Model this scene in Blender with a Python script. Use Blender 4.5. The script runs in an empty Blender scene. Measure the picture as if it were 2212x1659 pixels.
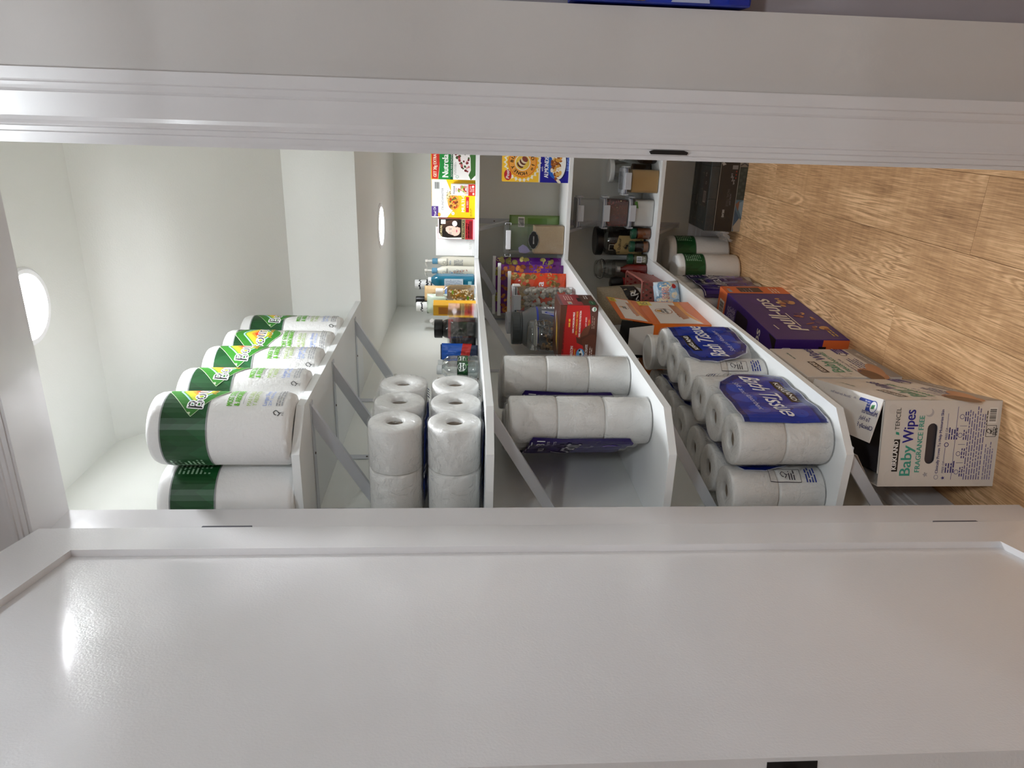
import bpy, bmesh, math, random
from mathutils import Vector, Matrix, Euler
from mathutils.geometry import tessellate_polygon
from mathutils import noise as mnoise
random.seed(7)
PI = math.pi
sc = bpy.context.scene
COL = sc.collection
# ------------------------------------------------------------------ camera
CAMZ = 1.253
cam_d = bpy.data.cameras.new('camera'); cam = bpy.data.objects.new('camera', cam_d); COL.objects.link(cam)
cam_d.sensor_fit = 'HORIZONTAL'; cam_d.sensor_width = 36.0; cam_d.lens = 36.0*1549.7/2212.0
cam_d.clip_start = 0.02; cam_d.clip_end = 60
yaw, pitch, roll = math.radians(20.781), math.radians(4.0199), math.radians(-0.3744)
fwd = Vector((-math.sin(yaw)*math.cos(pitch), math.cos(yaw)*math.cos(pitch), -math.sin(pitch)))
rgt = Vector((math.cos(yaw), math.sin(yaw), 0)); dwn = fwd.cross(rgt)
r2 = rgt*math.cos(roll)+dwn*math.sin(roll); d2 = -rgt*math.sin(roll)+dwn*math.cos(roll)
# the phone was held on its side: the picture's right is the room's down
mw = Matrix((d2, r2, -fwd)).transposed().to_4x4(); mw.translation = (0, 0, CAMZ)
cam.matrix_world = mw
sc.camera = cam
# ------------------------------------------------------------------ world and exposure
wd = bpy.data.worlds.new('world'); sc.world = wd; wd.use_nodes = True
wd.node_tree.nodes['Background'].inputs[0].default_value = (0.78, 0.75, 0.80, 1)
wd.node_tree.nodes['Background'].inputs[1].default_value = 0.05
LED_POWER = 112.0        # emission of the high pantry disc
LED_BEAM = 2.7         # watts of the same lamp's downward beam
LOW_POWER = 44.0        # the back pantry disc is dimmer
LOW_BEAM = .45
HALL_POWER = 200.0       # small hall disc near the doorway
FILL_POWER = 185.0     # added fill lamp, out of view farther back in the hall
LED_COL = (0.93, 0.965, 1.0); HALL_COL = (0.90, 0.965, 1.0)
sc.view_settings.view_transform = 'Standard'; sc.view_settings.look = 'None'
sc.view_settings.exposure = 0.80; sc.view_settings.gamma = 1.0; sc.view_settings.use_curve_mapping = False
sc.cycles.max_bounces = 10; sc.cycles.diffuse_bounces = 6; sc.cycles.transparent_max_bounces = 24
sc.cycles.caustics_reflective = False; sc.cycles.caustics_refractive = False
sc.cycles.use_denoising = True

# ------------------------------------------------------------------ materials
def lin(h):
    h = h.lstrip('#'); c = [int(h[i:i+2], 16)/255 for i in (0, 2, 4)]
    return tuple((x/12.92 if x <= .04045 else ((x+.055)/1.055)**2.4) for x in c)+(1,)
MC = {}
def M(hexc, rough=.5, metal=0., bump=None, coat=0., spec=.5, var=.03, vs=9., sss=0.):
    key = ('m', hexc, rough, metal, bump, coat, spec, var, vs, sss)
    if key in MC: return MC[key]
    m = bpy.data.materials.new('surface_'+hexc.strip('#')); m.use_nodes = True; nt = m.node_tree; N = nt.nodes; L = nt.links
    b = N['Principled BSDF']; c = lin(hexc)
    b.inputs['Roughness'].default_value = rough; b.inputs['Metallic'].default_value = metal
    b.inputs['Coat Weight'].default_value = coat; b.inputs['Coat Roughness'].default_value = .12
    b.inputs['Specular IOR Level'].default_value = spec
    tc = N.new('ShaderNodeTexCoord')
    nz = N.new('ShaderNodeTexNoise'); nz.inputs['Scale'].default_value = vs; nz.inputs['Detail'].default_value = 3
    L.new(tc.outputs['Object'], nz.inputs['Vector'])
    mx = N.new('ShaderNodeMix'); mx.data_type = 'RGBA'
    mx.inputs[6].default_value = tuple(min(1, x*(1-var)) for x in c[:3])+(1,); mx.inputs[7].default_value = tuple(min(1, x*(1+var)) for x in c[:3])+(1,)
    L.new(nz.outputs['Fac'], mx.inputs[0]); L.new(mx.outputs[2], b.inputs['Base Color'])
    if bump:
        n2 = N.new('ShaderNodeTexNoise'); n2.inputs['Scale'].default_value = bump[0]; n2.inputs['Detail'].default_value = 4
        L.new(tc.outputs['Object'], n2.inputs['Vector'])
        bp = N.new('ShaderNodeBump'); bp.inputs['Strength'].default_value = bump[1]; bp.inputs['Distance'].default_value = bump[2] if len(bump) > 2 else .002
        L.new(n2.outputs['Fac'], bp.inputs['Height']); L.new(bp.outputs['Normal'], b.inputs['Normal'])
    MC[key] = m
    return m
def film(key, tint=(1, 1, 1), gloss=.9, rough=.08, scale=45., strength=.7, base=.05, edge=.55, milk=0., dist=.006):
    """thin clear plastic: transparent, more reflective towards grazing, with crinkles; milk adds a cloudy white"""
    k = ('f', key)
    if k in MC: return MC[k]
    m = bpy.data.materials.new('clear_'+key); m.use_nodes = True; nt = m.node_tree; N = nt.nodes; L = nt.links
    for n in list(N): N.remove(n)
    out = N.new('ShaderNodeOutputMaterial'); tr = N.new('ShaderNodeBsdfTransparent'); tr.inputs[0].default_value = tint+(1,)
    gl = N.new('ShaderNodeBsdfGlossy'); gl.inputs['Roughness'].default_value = rough; gl.inputs['Color'].default_value = (gloss, gloss, gloss, 1)
    tc = N.new('ShaderNodeTexCoord'); nz = N.new('ShaderNodeTexNoise'); nz.inputs['Scale'].default_value = scale; nz.inputs['Detail'].default_value = 3; nz.inputs['Distortion'].default_value = 1.6
    L.new(tc.outputs['Object'], nz.inputs['Vector'])
    bp = N.new('ShaderNodeBump'); bp.inputs['Strength'].default_value = strength; bp.inputs['Distance'].default_value = dist
    L.new(nz.outputs['Fac'], bp.inputs['Height']); L.new(bp.outputs['Normal'], gl.inputs['Normal'])
    lw = N.new('ShaderNodeLayerWeight'); lw.inputs['Blend'].default_value = .35; L.new(bp.outputs['Normal'], lw.inputs['Normal'])
    mr = N.new('ShaderNodeMapRange'); mr.inputs['To Min'].default_value = base; mr.inputs['To Max'].default_value = edge
    L.new(lw.outputs['Fresnel'], mr.inputs['Value'])
    mx = N.new('ShaderNodeMixShader'); L.new(mr.outputs[0], mx.inputs[0]); L.new(tr.outputs[0], mx.inputs[1]); L.new(gl.outputs[0], mx.inputs[2])
    last = mx
    if milk:
        df = N.new('ShaderNodeBsdfDiffuse'); df.inputs[0].default_value = (.8*tint[0], .8*tint[1], .8*tint[2], 1)
        m2 = N.new('ShaderNodeMixShader'); m2.inputs[0].default_value = milk; L.new(mx.outputs[0], m2.inputs[1]); L.new(df.outputs[0], m2.inputs[2]); last = m2
    L.new(last.outputs[0], out.inputs['Surface'])
    MC[k] = m
    return m
def emis(key, col, power):
    m = bpy.data.materials.new(key); m.use_nodes = True; nt = m.node_tree
    for n in list(nt.nodes): nt.nodes.remove(n)
    o = nt.nodes.new('ShaderNodeOutputMaterial'); e = nt.nodes.new('ShaderNodeEmission'); e.inputs[0].default_value = col+(1,); e.inputs[1].default_value = power
    nt.links.new(e.outputs[0], o.inputs[0]); return m
def wood():
    m = bpy.data.materials.new('oak_plank'); m.use_nodes = True; nt = m.node_tree; N = nt.nodes; L = nt.links; b = N['Principled BSDF']
    tc = N.new('ShaderNodeTexCoord'); oi = N.new('ShaderNodeObjectInfo')
    mul = N.new('ShaderNodeVectorMath'); mul.operation = 'SCALE'; mul.inputs[3].default_value = 37.0
    cmb = N.new('ShaderNodeCombineXYZ')
    for i in range(3): L.new(oi.outputs['Random'], cmb.inputs[i])
    L.new(cmb.outputs[0], mul.inputs[0])
    add = N.new('ShaderNodeVectorMath'); L.new(tc.outputs['Object'], add.inputs[0]); L.new(mul.outputs[0], add.inputs[1])
    def mapped(s):
        mp = N.new('ShaderNodeMapping'); mp.inputs['Scale'].default_value = s; L.new(add.outputs[0], mp.inputs['Vector']); return mp
    # cathedral rings: bands over a slowly bending field
    m1 = mapped((11, 1.1, 1)); n1 = N.new('ShaderNodeTexNoise'); n1.inputs['Scale'].default_value = 1.0; n1.inputs['Detail'].default_value = 2.5; n1.inputs['Distortion'].default_value = .7
    L.new(m1.outputs[0], n1.inputs['Vector'])
    ms = N.new('ShaderNodeMath'); ms.operation = 'MULTIPLY'; ms.inputs[1].default_value = 150.0; L.new(n1.outputs['Fac'], ms.inputs[0])
    sn = N.new('ShaderNodeMath'); sn.operation = 'SINE'; L.new(ms.outputs[0], sn.inputs[0])
    # fine fibres
    m2 = mapped((300, 8, 1)); n2 = N.new('ShaderNodeTexNoise'); n2.inputs['Scale'].default_value = 1.0; n2.inputs['Detail'].default_value = 5; n2.inputs['Roughness'].default_value = .65
    L.new(m2.outputs[0], n2.inputs['Vector'])
    # broad blotches and worn grey-white smears
    m3 = mapped((6, 2.2, 1)); n3 = N.new('ShaderNodeTexNoise'); n3.inputs['Scale'].default_value = 1.0; n3.inputs['Detail'].default_value = 4; L.new(m3.outputs[0], n3.inputs['Vector'])
    # cross saw marks
    m4 = mapped((2.5, 55, 1)); n4 = N.new('ShaderNodeTexNoise'); n4.inputs['Scale'].default_value = 1.0; n4.inputs['Detail'].default_value = 3; L.new(m4.outputs[0], n4.inputs['Vector'])
    r1 = N.new('ShaderNodeValToRGB'); cr = r1.color_ramp
    cr.elements[0].position = .30; cr.elements[0].color = lin('#8a6443'); cr.elements[1].position = .74; cr.elements[1].color = lin('#ecc497')
    e = cr.elements.new(.52); e.color = lin('#c59a6e')
    def mad(a, k, c):
        q = N.new('ShaderNodeMath'); q.operation = 'MULTIPLY_ADD'; L.new(a, q.inputs[0]); q.inputs[1].default_value = k
        if isinstance(c, float): q.inputs[2].default_value = c
        else: L.new(c, q.inputs[2])
        return q.outputs[0]
    ringmask = N.new('ShaderNodeMath'); ringmask.operation = 'MULTIPLY'
    rm = N.new('ShaderNodeMapRange'); rm.inputs['From Min'].default_value = .5; rm.inputs['From Max'].default_value = .68; L.new(n3.outputs['Fac'], rm.inputs['Value'])
    L.new(sn.outputs[0], ringmask.inputs[0]); L.new(rm.outputs[0], ringmask.inputs[1])
    v = mad(n2.outputs['Fac'], .8, -.16)
    v = mad(ringmask.outputs[0], .17, v)
    v = mad(n3.outputs['Fac'], .55, v)
    v = mad(n4.outputs['Fac'], .12, v)
    m5 = mapped((5.2, 1.6, 1)); vo = N.new('ShaderNodeTexVoronoi'); vo.inputs['Scale'].default_value = 1.0; L.new(m5.outputs[0], vo.inputs['Vector'])
    kn = N.new('ShaderNodeMapRange'); kn.inputs['From Min'].default_value = .02; kn.inputs['From Max'].default_value = .16; kn.inputs['To Min'].default_value = -.2; kn.inputs['To Max'].default_value = 0.; L.new(vo.outputs['Distance'], kn.inputs['Value'])
    v = mad(kn.outputs[0], 1., v)
    tone = N.new('ShaderNodeMath'); tone.operation = 'MULTIPLY_ADD'; tone.inputs[1].default_value = .08; L.new(oi.outputs['Random'], tone.inputs[0]); L.new(v, tone.inputs[2])
    off = N.new('ShaderNodeMath'); off.operation = 'SUBTRACT'; off.inputs[1].default_value = .09; L.new(tone.outputs[0], off.inputs[0])
    L.new(off.outputs[0], r1.inputs[0]); L.new(r1.outputs[0], b.inputs['Base Color'])
    b.inputs['Roughness'].default_value = .48; b.inputs['Specular IOR Level'].default_value = .35
    bp = N.new('ShaderNodeBump'); bp.inputs['Strength'].default_value = .25; bp.inputs['Distance'].default_value = .001; L.new(n2.outputs['Fac'], bp.inputs['Height']); L.new(bp.outputs[0], b.inputs['Normal'])
    return m

# ------------------------------------------------------------------ object helpers
def link(o, parent=None):
    COL.objects.link(o)
    if parent is not None: o.parent = parent
    return o
def thing(name, label, cat, loc=(0, 0, 0), rotz=0., group=None):
    o = bpy.data.objects.new(name, None); o.empty_display_size = .02; COL.objects.link(o)
    o.location = loc; o.rotation_euler = (0, 0, rotz); o['label'] = label; o['category'] = cat
    if group: o['group'] = group
    return o
def tag(o, label, cat, group=None):
    o['label'] = label; o['category'] = cat
    if group: o['group'] = group
    return o
def struct(name, bm, mats, label, cat='structure', parent=None):
    o = obj(name, bm, mats, parent)
    if parent is None: o['kind'] = 'structure'; o['label'] = label; o['category'] = cat
    return o
def obj(name, bm, mats, parent=None, smooth=False, sharp=None, recalc=True):
    me = bpy.data.meshes.new(name)
    if recalc: bmesh.ops.recalc_face_normals(bm, faces=bm.faces)
    bm.to_mesh(me); bm.free()
    for m in (mats if isinstance(mats, (list, tuple)) else [mats]): me.materials.append(m)
    if smooth:
        for p in me.polygons: p.use_smooth = True
        if sharp is not None: me.set_sharp_from_angle(angle=sharp)
    return link(bpy.data.objects.new(name, me), parent)
def dup(root, loc=None, rotz=None, label=None):
    r = root.copy(); COL.objects.link(r)
    if loc is not None: r.location = loc
    if rotz is not None: r.rotation_euler = (0, 0, rotz)
    if label: r['label'] = label
    for ch in list(root.children):
        c = ch.copy(); COL.objects.link(c); c.parent = r
        for g in list(ch.children):
            d = g.copy(); COL.objects.link(d); d.parent = c
    return r
def bx(bm, lo, hi, mi=0, bev=0.):
    x0, y0, z0 = lo; x1, y1, z1 = hi
    vs = [bm.verts.new(p) for p in ((x0, y0, z0), (x1, y0, z0), (x1, y1, z0), (x0, y1, z0), (x0, y0, z1), (x1, y0, z1), (x1, y1, z1), (x0, y1, z1))]
    fs = [bm.faces.new([vs[i] for i in q]) for q in ((0, 3, 2, 1), (4, 5, 6, 7), (0, 1, 5, 4), (1, 2, 6, 5), (2, 3, 7, 6), (3, 0, 4, 7))]
    for f in fs: f.material_index = mi
    if bev:
        es = list({e for f in fs for e in f.edges}); bmesh.ops.bevel(bm, geom=es, offset=bev, segments=2, affect='EDGES', profile=.5)
    return fs
def box(lo, hi, bev=0.):
    bm = bmesh.new(); bx(bm, lo, hi, 0, bev); return bm
def prism(bm, pts, z0, z1, mi=0, axis='z'):
    """extrude a 2D outline; axis z: (x,y)->z, y: (x,z)->y, x: (y,z)->x"""
    f = {'z': lambda p, t: (p[0], p[1], t), 'y': lambda p, t: (p[0], t, p[1]), 'x': lambda p, t: (t, p[0], p[1])}[axis]
    a = [bm.verts.new(f(p, z0)) for p in pts]; b = [bm.verts.new(f(p, z1)) for p in pts]
    n = len(pts)
    for i in range(n): bm.faces.new((a[i], a[(i+1) % n], b[(i+1) % n], b[i])).material_index = mi
    for tri in tessellate_polygon([[Vector((p[0], p[1], 0)) for p in pts]]):
        bm.faces.new([a[i] for i in tri]).material_index = mi; bm.faces.new([b[i] for i in reversed(tri)]).material_index = mi
    return bm
def lathe(prof, n=32, mis=None, cx=0., cy=0., bm=None, sx=1., sy=1., sq=None):
    """revolve (r,z) points; sq = superellipse exponent for squarish bodies"""
    bm = bm or bmesh.new(); rings = []
    for r, z in prof:
        ring = []
        for i in range(n):
            t = 2*PI*i/n; c, s = math.cos(t), math.sin(t)
            if sq: k = (abs(c)**sq+abs(s)**sq)**(-1/sq); c *= k; s *= k
            ring.append(bm.verts.new((cx+r*c*sx, cy+r*s*sy, z)))
        rings.append(ring)
    for k in range(len(prof)-1):
        for i in range(n):
            f = bm.faces.new((rings[k][i], rings[k][(i+1) % n], rings[k+1][(i+1) % n], rings[k+1][i]))
            if mis: f.material_index = mis[k]
    if prof[0][0] > 1e-6 and (mis is None or mis[0] >= 0):
        pass
    for k, e in ((0, 0), (-1, -1)):
        if prof[k][0] > 1e-4 and prof[0] != prof[-1]:
            try:
                f = bm.faces.new(rings[k] if k else rings[k][::-1])
                if mis: f.material_index = mis[k]
            except ValueError: pass
    bmesh.ops.remove_doubles(bm, verts=bm.verts, dist=1e-6)
    return bm
def tube(bm, pts, r, n=8, mi=0):
    rings = []
    P = [Vector(p) for p in pts]
    for i, p in enumerate(P):
        d = ((P[min(i+1, len(P)-1)]-p).normalized()+(p-P[max(i-1, 0)]).normalized()).normalized()
        a = d.orthogonal().normalized() if i == 0 else (prev-d*prev.dot(d)).normalized()
        prev = a; b = d.cross(a)
        rings.append([bm.verts.new(p+(a*math.cos(2*PI*k/n)+b*math.sin(2*PI*k/n))*r) for k in range(n)])
    for i in range(len(P)-1):
        for k in range(n): bm.faces.new((rings[i][k], rings[i][(k+1) % n], rings[i+1][(k+1) % n], rings[i+1][k])).material_index = mi
    bm.faces.new(rings[0][::-1]).material_index = mi; bm.faces.new(rings[-1]).material_index = mi
    return bm

# ------------------------------------------------------------------ flat print: inks on packages
TXT = {}
def text_mesh(s):
    if s in TXT: return TXT[s]
    cu = bpy.data.curves.new('lettering', 'FONT'); cu.body = s; cu.size = 1.0; cu.resolution_u = 3; cu.fill_mode = 'FRONT'
    ob = bpy.data.objects.new('lettering', cu); COL.objects.link(ob)
    me = bpy.data.meshes.new_from_object(ob)
    vs = [(v.co.x, v.co.y) for v in me.vertices]; fs = [tuple(p.vertices) for p in me.polygons]
    bpy.data.objects.remove(ob); bpy.data.curves.remove(cu); bpy.data.meshes.remove(me)
    x0 = min(v[0] for v in vs); x1 = max(v[0] for v in vs)
    TXT[s] = ([(x-x0, y) for x, y in vs], fs, x1-x0)
    return TXT[s]
class Print:
    def __init__(s, rough=.42): s.items = []; s.rough = rough
    def raw(s, vs, fs, col, l): s.items.append((vs, fs, col, l)); return s
    def poly(s, pts, col, l=1):
        tris = tessellate_polygon([[Vector((p[0], p[1], 0)) for p in pts]])
        return s.raw(list(pts), [tuple(t) for t in tris], col, l)
    def rect(s, x0, y0, x1, y1, col, l=1): return s.raw([(x0, y0), (x1, y0), (x1, y1), (x0, y1)], [(0, 1, 2, 3)], col, l)
    def rrect(s, x0, y0, x1, y1, r, col, l=1):
        pts = []
        for cx, cy, a in ((x1-r, y0+r, -90), (x1-r, y1-r, 0), (x0+r, y1-r, 90), (x0+r, y0+r, 180)):
            for k in range(5): t = math.radians(a+k*22.5); pts.append((cx+r*math.cos(t), cy+r*math.sin(t)))
        return s.raw(pts, [tuple(range(len(pts)))], col, l)
    def ell(s, cx, cy, rx, ry, col, l=1, n=28, rot=0.):
        c, q = math.cos(rot), math.sin(rot)
        pts = [(cx+rx*math.cos(t)*c-ry*math.sin(t)*q, cy+rx*math.cos(t)*q+ry*math.sin(t)*c) for t in (2*PI*i/n for i in range(n))]
        return s.raw(pts, [tuple(range(n))], col, l)
    def ring(s, cx, cy, r0, r1, col, l=1, n=32):
        pts = [(cx+r*math.cos(2*PI*i/n), cy+r*math.sin(2*PI*i/n)) for r in (r0, r1) for i in range(n)]
        return s.raw(pts, [(i, (i+1) % n, n+(i+1) % n, n+i) for i in range(n)], col, l)
    def line(s, pts, w, col, l=1):
        for (a, b), (c, d) in zip(pts, pts[1:]):
            L = math.hypot(c-a, d-b) or 1e-9; nx, ny = -(d-b)/L*w/2, (c-a)/L*w/2
            s.raw([(a+nx, b+ny), (a-nx, b-ny), (c-nx, d-ny), (c+nx, d+ny)], [(0, 1, 2, 3)], col, l)
        return s
    def t(s, txt, x, y, h, col, w=None, rot=0., shear=0., l=3, al='l', bold=0.):
        vs, fs, tw = text_mesh(txt); sy = h/.70; sx = (w/tw) if w else sy
        ww = tw*sx; ox = {'l': 0, 'c': -ww/2, 'r': -ww}[al]
        c, q = math.cos(rot), math.sin(rot)
        for bo in ((-bold, bold) if bold else (0,)):
            out = []
            for a, b in vs:
                X = ox+a*sx+bo+shear*b*sy; Y = b*sy
                out.append((x+X*c-Y*q, y+X*q+Y*c))
            s.raw(out, fs, col, l if bo <= 0 else l+.5)
        return s
    def out(s, txt, x, y, h, col, edge, e, **k):
        """lettering with an outline colour"""
        l = k.pop('l', 3)
        for i in range(8):
            a = i*PI/4; s.t(txt, x+e*math.cos(a), y+e*math.sin(a), h, edge, l=l+i*.1, **k)
        return s.t(txt, x, y, h, col, l=l+1, **k)
    def lines(s, x, y, w, lh, n, col, h=.45, l=2, seed=1, rag=.25):
        """blocks of print too small to read: word-length bars"""
        R = random.Random(seed)
        for i in range(n):
            xx = x; end = x+w*(1-rag*R.random()); yy = y-i*lh
            while xx < end:
                ww = lh*R.uniform(.8, 2.8); s.rect(xx, yy, min(xx+ww, end), yy+lh*h, col, l); xx += ww+lh*.4
        return s
    def bars(s, x0, y0, x1, y1, l=2, seed=3, bg='#e8e6e2', vert=True, pad=.12):
        R = random.Random(seed)
        if bg: s.rect(x0, y0, x1, y1, bg, l)
        w, h = x1-x0, y1-y0
        a = (x0 if vert else y0)+pad*(w if vert else h); e = (x1 if vert else y1)-pad*(w if vert else h); st = (e-a)/34
        while a < e:
            q = st*R.choice((.6, 1, 1.6))
            if vert: s.rect(a, y0+pad*h, a+q, y1-pad*h*.6, '#1c1c1e', l+.5)
            else: s.rect(x0+pad*w, a, x1-pad*w*.6, a+q, '#1c1c1e', l+.5)
            a += q+st*R.choice((.6, 1, 1.2))
        return s
    def recycle(s, x, y, r, col, l=2):
        """tick-tree certification mark"""
        s.line([(x-r*.9, y-r*.2), (x-r*.2, y-r*.8), (x+r*.5, y-r*.1), (x+r*.8, y+r*.4), (x+r*.2, y+r), (x-r*.5, y+r*.6), (x-r*.6, y+r*.1)], r*.22, col, l)
        return s.line([(x, y-r*1.2), (x, y-r*.3)], r*.2, col, l)
    def star(s, x, y, r, col, l=2, n=5, ri=.42, rot=PI/2):
        return s.poly([(x+(r if i % 2 == 0 else r*ri)*math.cos(rot+PI*i/n), y+(r if i % 2 == 0 else r*ri)*math.sin(rot+PI*i/n)) for i in range(2*n)], col, l)
    def build(s, name, parent, fmap, base=.0004, step=.00012, cut=None, cutv=None, rough=None):
        bm = bmesh.new(); cols = []; off = bm.verts.layers.float.new('off')
        for vs, fs, col, l in s.items:
            if col not in cols: cols.append(col)
            V = []
            for v in vs:
                q = bm.verts.new((v[0], v[1], 0)); q[off] = base+step*l; V.append(q)
            for f in fs:
                try: bm.faces.new([V[i] for i in f]).material_index = cols.index(col)
                except ValueError: pass
        for d, nrm, ax in ((cut, (1, 0, 0), 0), (cutv, (0, 1, 0), 1)):
            if d:
                a = min(v.co[ax] for v in bm.verts); b = max(v.co[ax] for v in bm.verts); k = math.floor(a/d)+1
                while k*d < b:
                    bmesh.ops.bisect_plane(bm, geom=bm.verts[:]+bm.edges[:]+bm.faces[:], plane_co=Vector(nrm)*(k*d), plane_no=nrm, dist=1e-7); k += 1
        for v in bm.verts: v.co = fmap(v.co.x, v.co.y, v[off])
        return obj(name, bm, [M(c, rough or s.rough, var=.015) for c in cols], parent, recalc=False)
def flat(O, U, V):
    O, U, V = Vector(O), Vector(U).normalized(), Vector(V).normalized(); Nn = U.cross(V)
    return lambda u, v, o: O+U*u+V*v+Nn*o
def cylmap(r, z0=0., th=0., cx=0., cy=0.):
    return lambda u, v, o: Vector((cx+(r(v) if callable(r) else r)*math.sin(th+u/(r if not callable(r) else r(v)))+o*math.sin(th+u/(r if not callable(r) else r(v))),
                                   cy-((r(v) if callable(r) else r)+o)*math.cos(th+u/(r if not callable(r) else r(v))), z0+v))
def front(w, d, h): return flat((0, -d/2, 0), (1, 0, 0), (0, 0, 1))
def right(w, d, h): return flat((w/2, 0, 0), (0, 1, 0), (0, 0, 1))
def top(w, d, h): return flat((0, 0, h), (1, 0, 0), (0, 1, 0))
def carton(root, w, d, h, cols, bev=.0015, rough=.45, name='carton'):
    """closed carton; cols: one hex or [bottom, top, front(-y), right, back, left]"""
    cols = [cols]*6 if isinstance(cols, str) else cols
    bm = bmesh.new(); fs = bx(bm, (-w/2, -d/2, 0), (w/2, d/2, h))
    u = []
    for f, c in zip(fs, cols):
        if c not in u: u.append(c)
        f.material_index = u.index(c)
    bmesh.ops.bevel(bm, geom=bm.edges[:], offset=bev, segments=1, affect='EDGES')
    return obj(name, bm, [M(c, rough, bump=(14, .08, .004)) for c in u], root)

# floor-based heights of the four shelf tops
T1, T2, T3, T4 = 1.611, 1.199, .7985, .396
TH = .0172
XW, XS, YB, YF = -.913, -.61, 3.475, 3.176     # left wall, left shelf edge, back wall, back shelf edge
CEIL = 2.234

# ================================================================== the room
WALL = M('#e9eae5', .62, bump=(260, .22, .0012), var=.01, vs=2)
CEILM = M('#ebebe7', .7, bump=(240, .3, .0012), var=.01, vs=2)
GREYW = M('#c9c5c3', .6, bump=(220, .15, .001), var=.015, vs=2)
TRIM = M('#dad8da', .3, bump=(55, .10, .0009), var=.012, vs=3, coat=.12)
DOORM = M('#e4e3e5', .27, bump=(300, .28, .0010), var=.01, vs=3, coat=.15)
SHELFM = M('#e9ebeb', .42, var=.01)
METALW = M('#c9ccd2', .36, metal=.15, var=.02)
DARK = M('#141315', .4)
WOOD = wood()

# floor: a base slab with separate planks on it
fl = struct('floor', box((-1.75, -1.65, -.06), (1.65, 3.62, -.0075)), M('#4a382a', .8), 'oak plank floor running from the hall into the pantry')
PW, PL = .19, 1.22
plank = None; rnd = random.Random(4)
seam = {3: 2.35, 2: 1.70, 1: 2.62, 4: 2.05, 0: 1.95}
for i in range(-4, 13):
    x0 = -.105-PW*(4-i)+PW           # joints fall at -.105, -.295, -.485 ...
    y = seam.get(i, rnd.uniform(1.5, 2.7))
    while y > -1.6: y -= PL
    while y < 3.58:
        a, b = max(y, -1.62), min(y+PL, 3.6)
        if b-a > .02 and -1.72 < x0 < 1.45:
            if plank is None or abs((b-a)-PL) > 1e-6:
                bm = box((.0004, 0, -.0075), (PW-.0004, b-a-.0008, 0), .0005)
                o = obj('plank', bm, WOOD, fl)
                if abs((b-a)-PL) < 1e-6: plank = o
            else:
                o = link(plank.copy(), fl)
            o.location = (x0, a, 0)
        y += PL

# walls of the pantry
struct('wall_left', box((XW-.1, 1.337, 0), (XW, 3.6, 2.5)), WALL, 'white left wall of the pantry behind the side shelves')
struct('wall_back', box((XW-.1, YB, 0), (.043, 3.6, 1.7)), WALL, 'white back wall of the pantry')
struct('wall_right', box((.043, 1.337, 0), (.158, 3.6, 2.5)), WALL, 'white right wall of the pantry')
bm = bmesh.new()
bx(bm, (-.048, 1.22, 0), (.158, 1.337, 2.5)); bx(bm, (-1.7, 1.22, 0), (-.808, 1.337, 2.5)); bx(bm, (-.808, 1.22, 2.074), (-.048, 1.337, 2.5))
struct('wall_front', bm, GREYW, 'painted hall wall around the pantry doorway')
# ceiling: flat, then sloping down to a beam face, then the low ceiling at the back
bm = prism(bmesh.new(), [(1.337, CEIL), (1.921, CEIL), (2.385, 1.821), (2.385, 1.594), (3.475, 1.573), (3.6, 1.573), (3.6, 2.5), (1.337, 2.5)], XW-.1, .043, axis='x')
struct('ceiling', bm, CEILM, 'white pantry ceiling sloping down to a boxed low back part')
# hall shell
struct('wall_hall_left', box((-1.75, -1.65, 0), (-1.65, 1.22, 2.44)), GREYW, 'plain hall wall beyond the open door')
struct('wall_hall_back', box((-1.75, -1.75, 0), (1.75, -1.65, 2.44)), GREYW, 'plain hall wall opposite the pantry')
struct('wall_hall_right', box((1.65, -1.65, 0), (1.75, 1.262, 2.44)), GREYW, 'plain hall wall far to the right')
struct('wall_side', box((.158, 1.262, 0), (1.75, 1.36, 2.44)), M('#9a959c', .45, bump=(200, .1, .001)), 'dark grey panelled wall set back past the wall corner')
bm = bmesh.new(); bx(bm, (-1.75, -1.75, 2.44), (1.75, 1.22, 2.52)); bx(bm, (.158, 1.22, 2.44), (1.75, 1.36, 2.52))
struct('ceiling_hall', bm, CEILM, 'white hall ceiling')

# baseboards with a stepped top
def baseboard(name, p0, p1, nrm, label):
    prof = [(0, 0), (.014, 0), (.014, .095), (.0115, .1), (.0115, .118), (.009, .122), (.009, .135), (.005, .15), (.004, .158), (0, .158)]
    bm = bmesh.new(); a = [bm.verts.new((p0[0]+nrm[0]*u, p0[1]+nrm[1]*u, v)) for u, v in prof]; b = [bm.verts.new((p1[0]+nrm[0]*u, p1[1]+nrm[1]*u, v)) for u, v in prof]
    for i in range(len(prof)): bm.faces.new((a[i], a[(i+1) % len(prof)], b[(i+1) % len(prof)], b[i]))
    bm.faces.new(a); bm.faces.new(b)
    return struct(name, bm, TRIM, label)
baseboard('baseboard_left', (XW, 1.34), (XW, YB), (1, 0), 'white baseboard along the left pantry wall')
baseboard('baseboard_back', (XW, YB), (.043, YB), (0, -1), 'white baseboard along the back pantry wall')

# jamb lining
bm = bmesh.new()
bx(bm, (-.066, 1.214, 0), (-.048, 1.337, 2.056)); bx(bm, (-.808, 1.232, 0), (-.79, 1.337, 2.056)); bx(bm, (-.808, 1.214, 2.054), (-.048, 1.337, 2.074))
jm = struct('trim_1', bm, TRIM, 'white door jamb lining of the pantry doorway')
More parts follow.
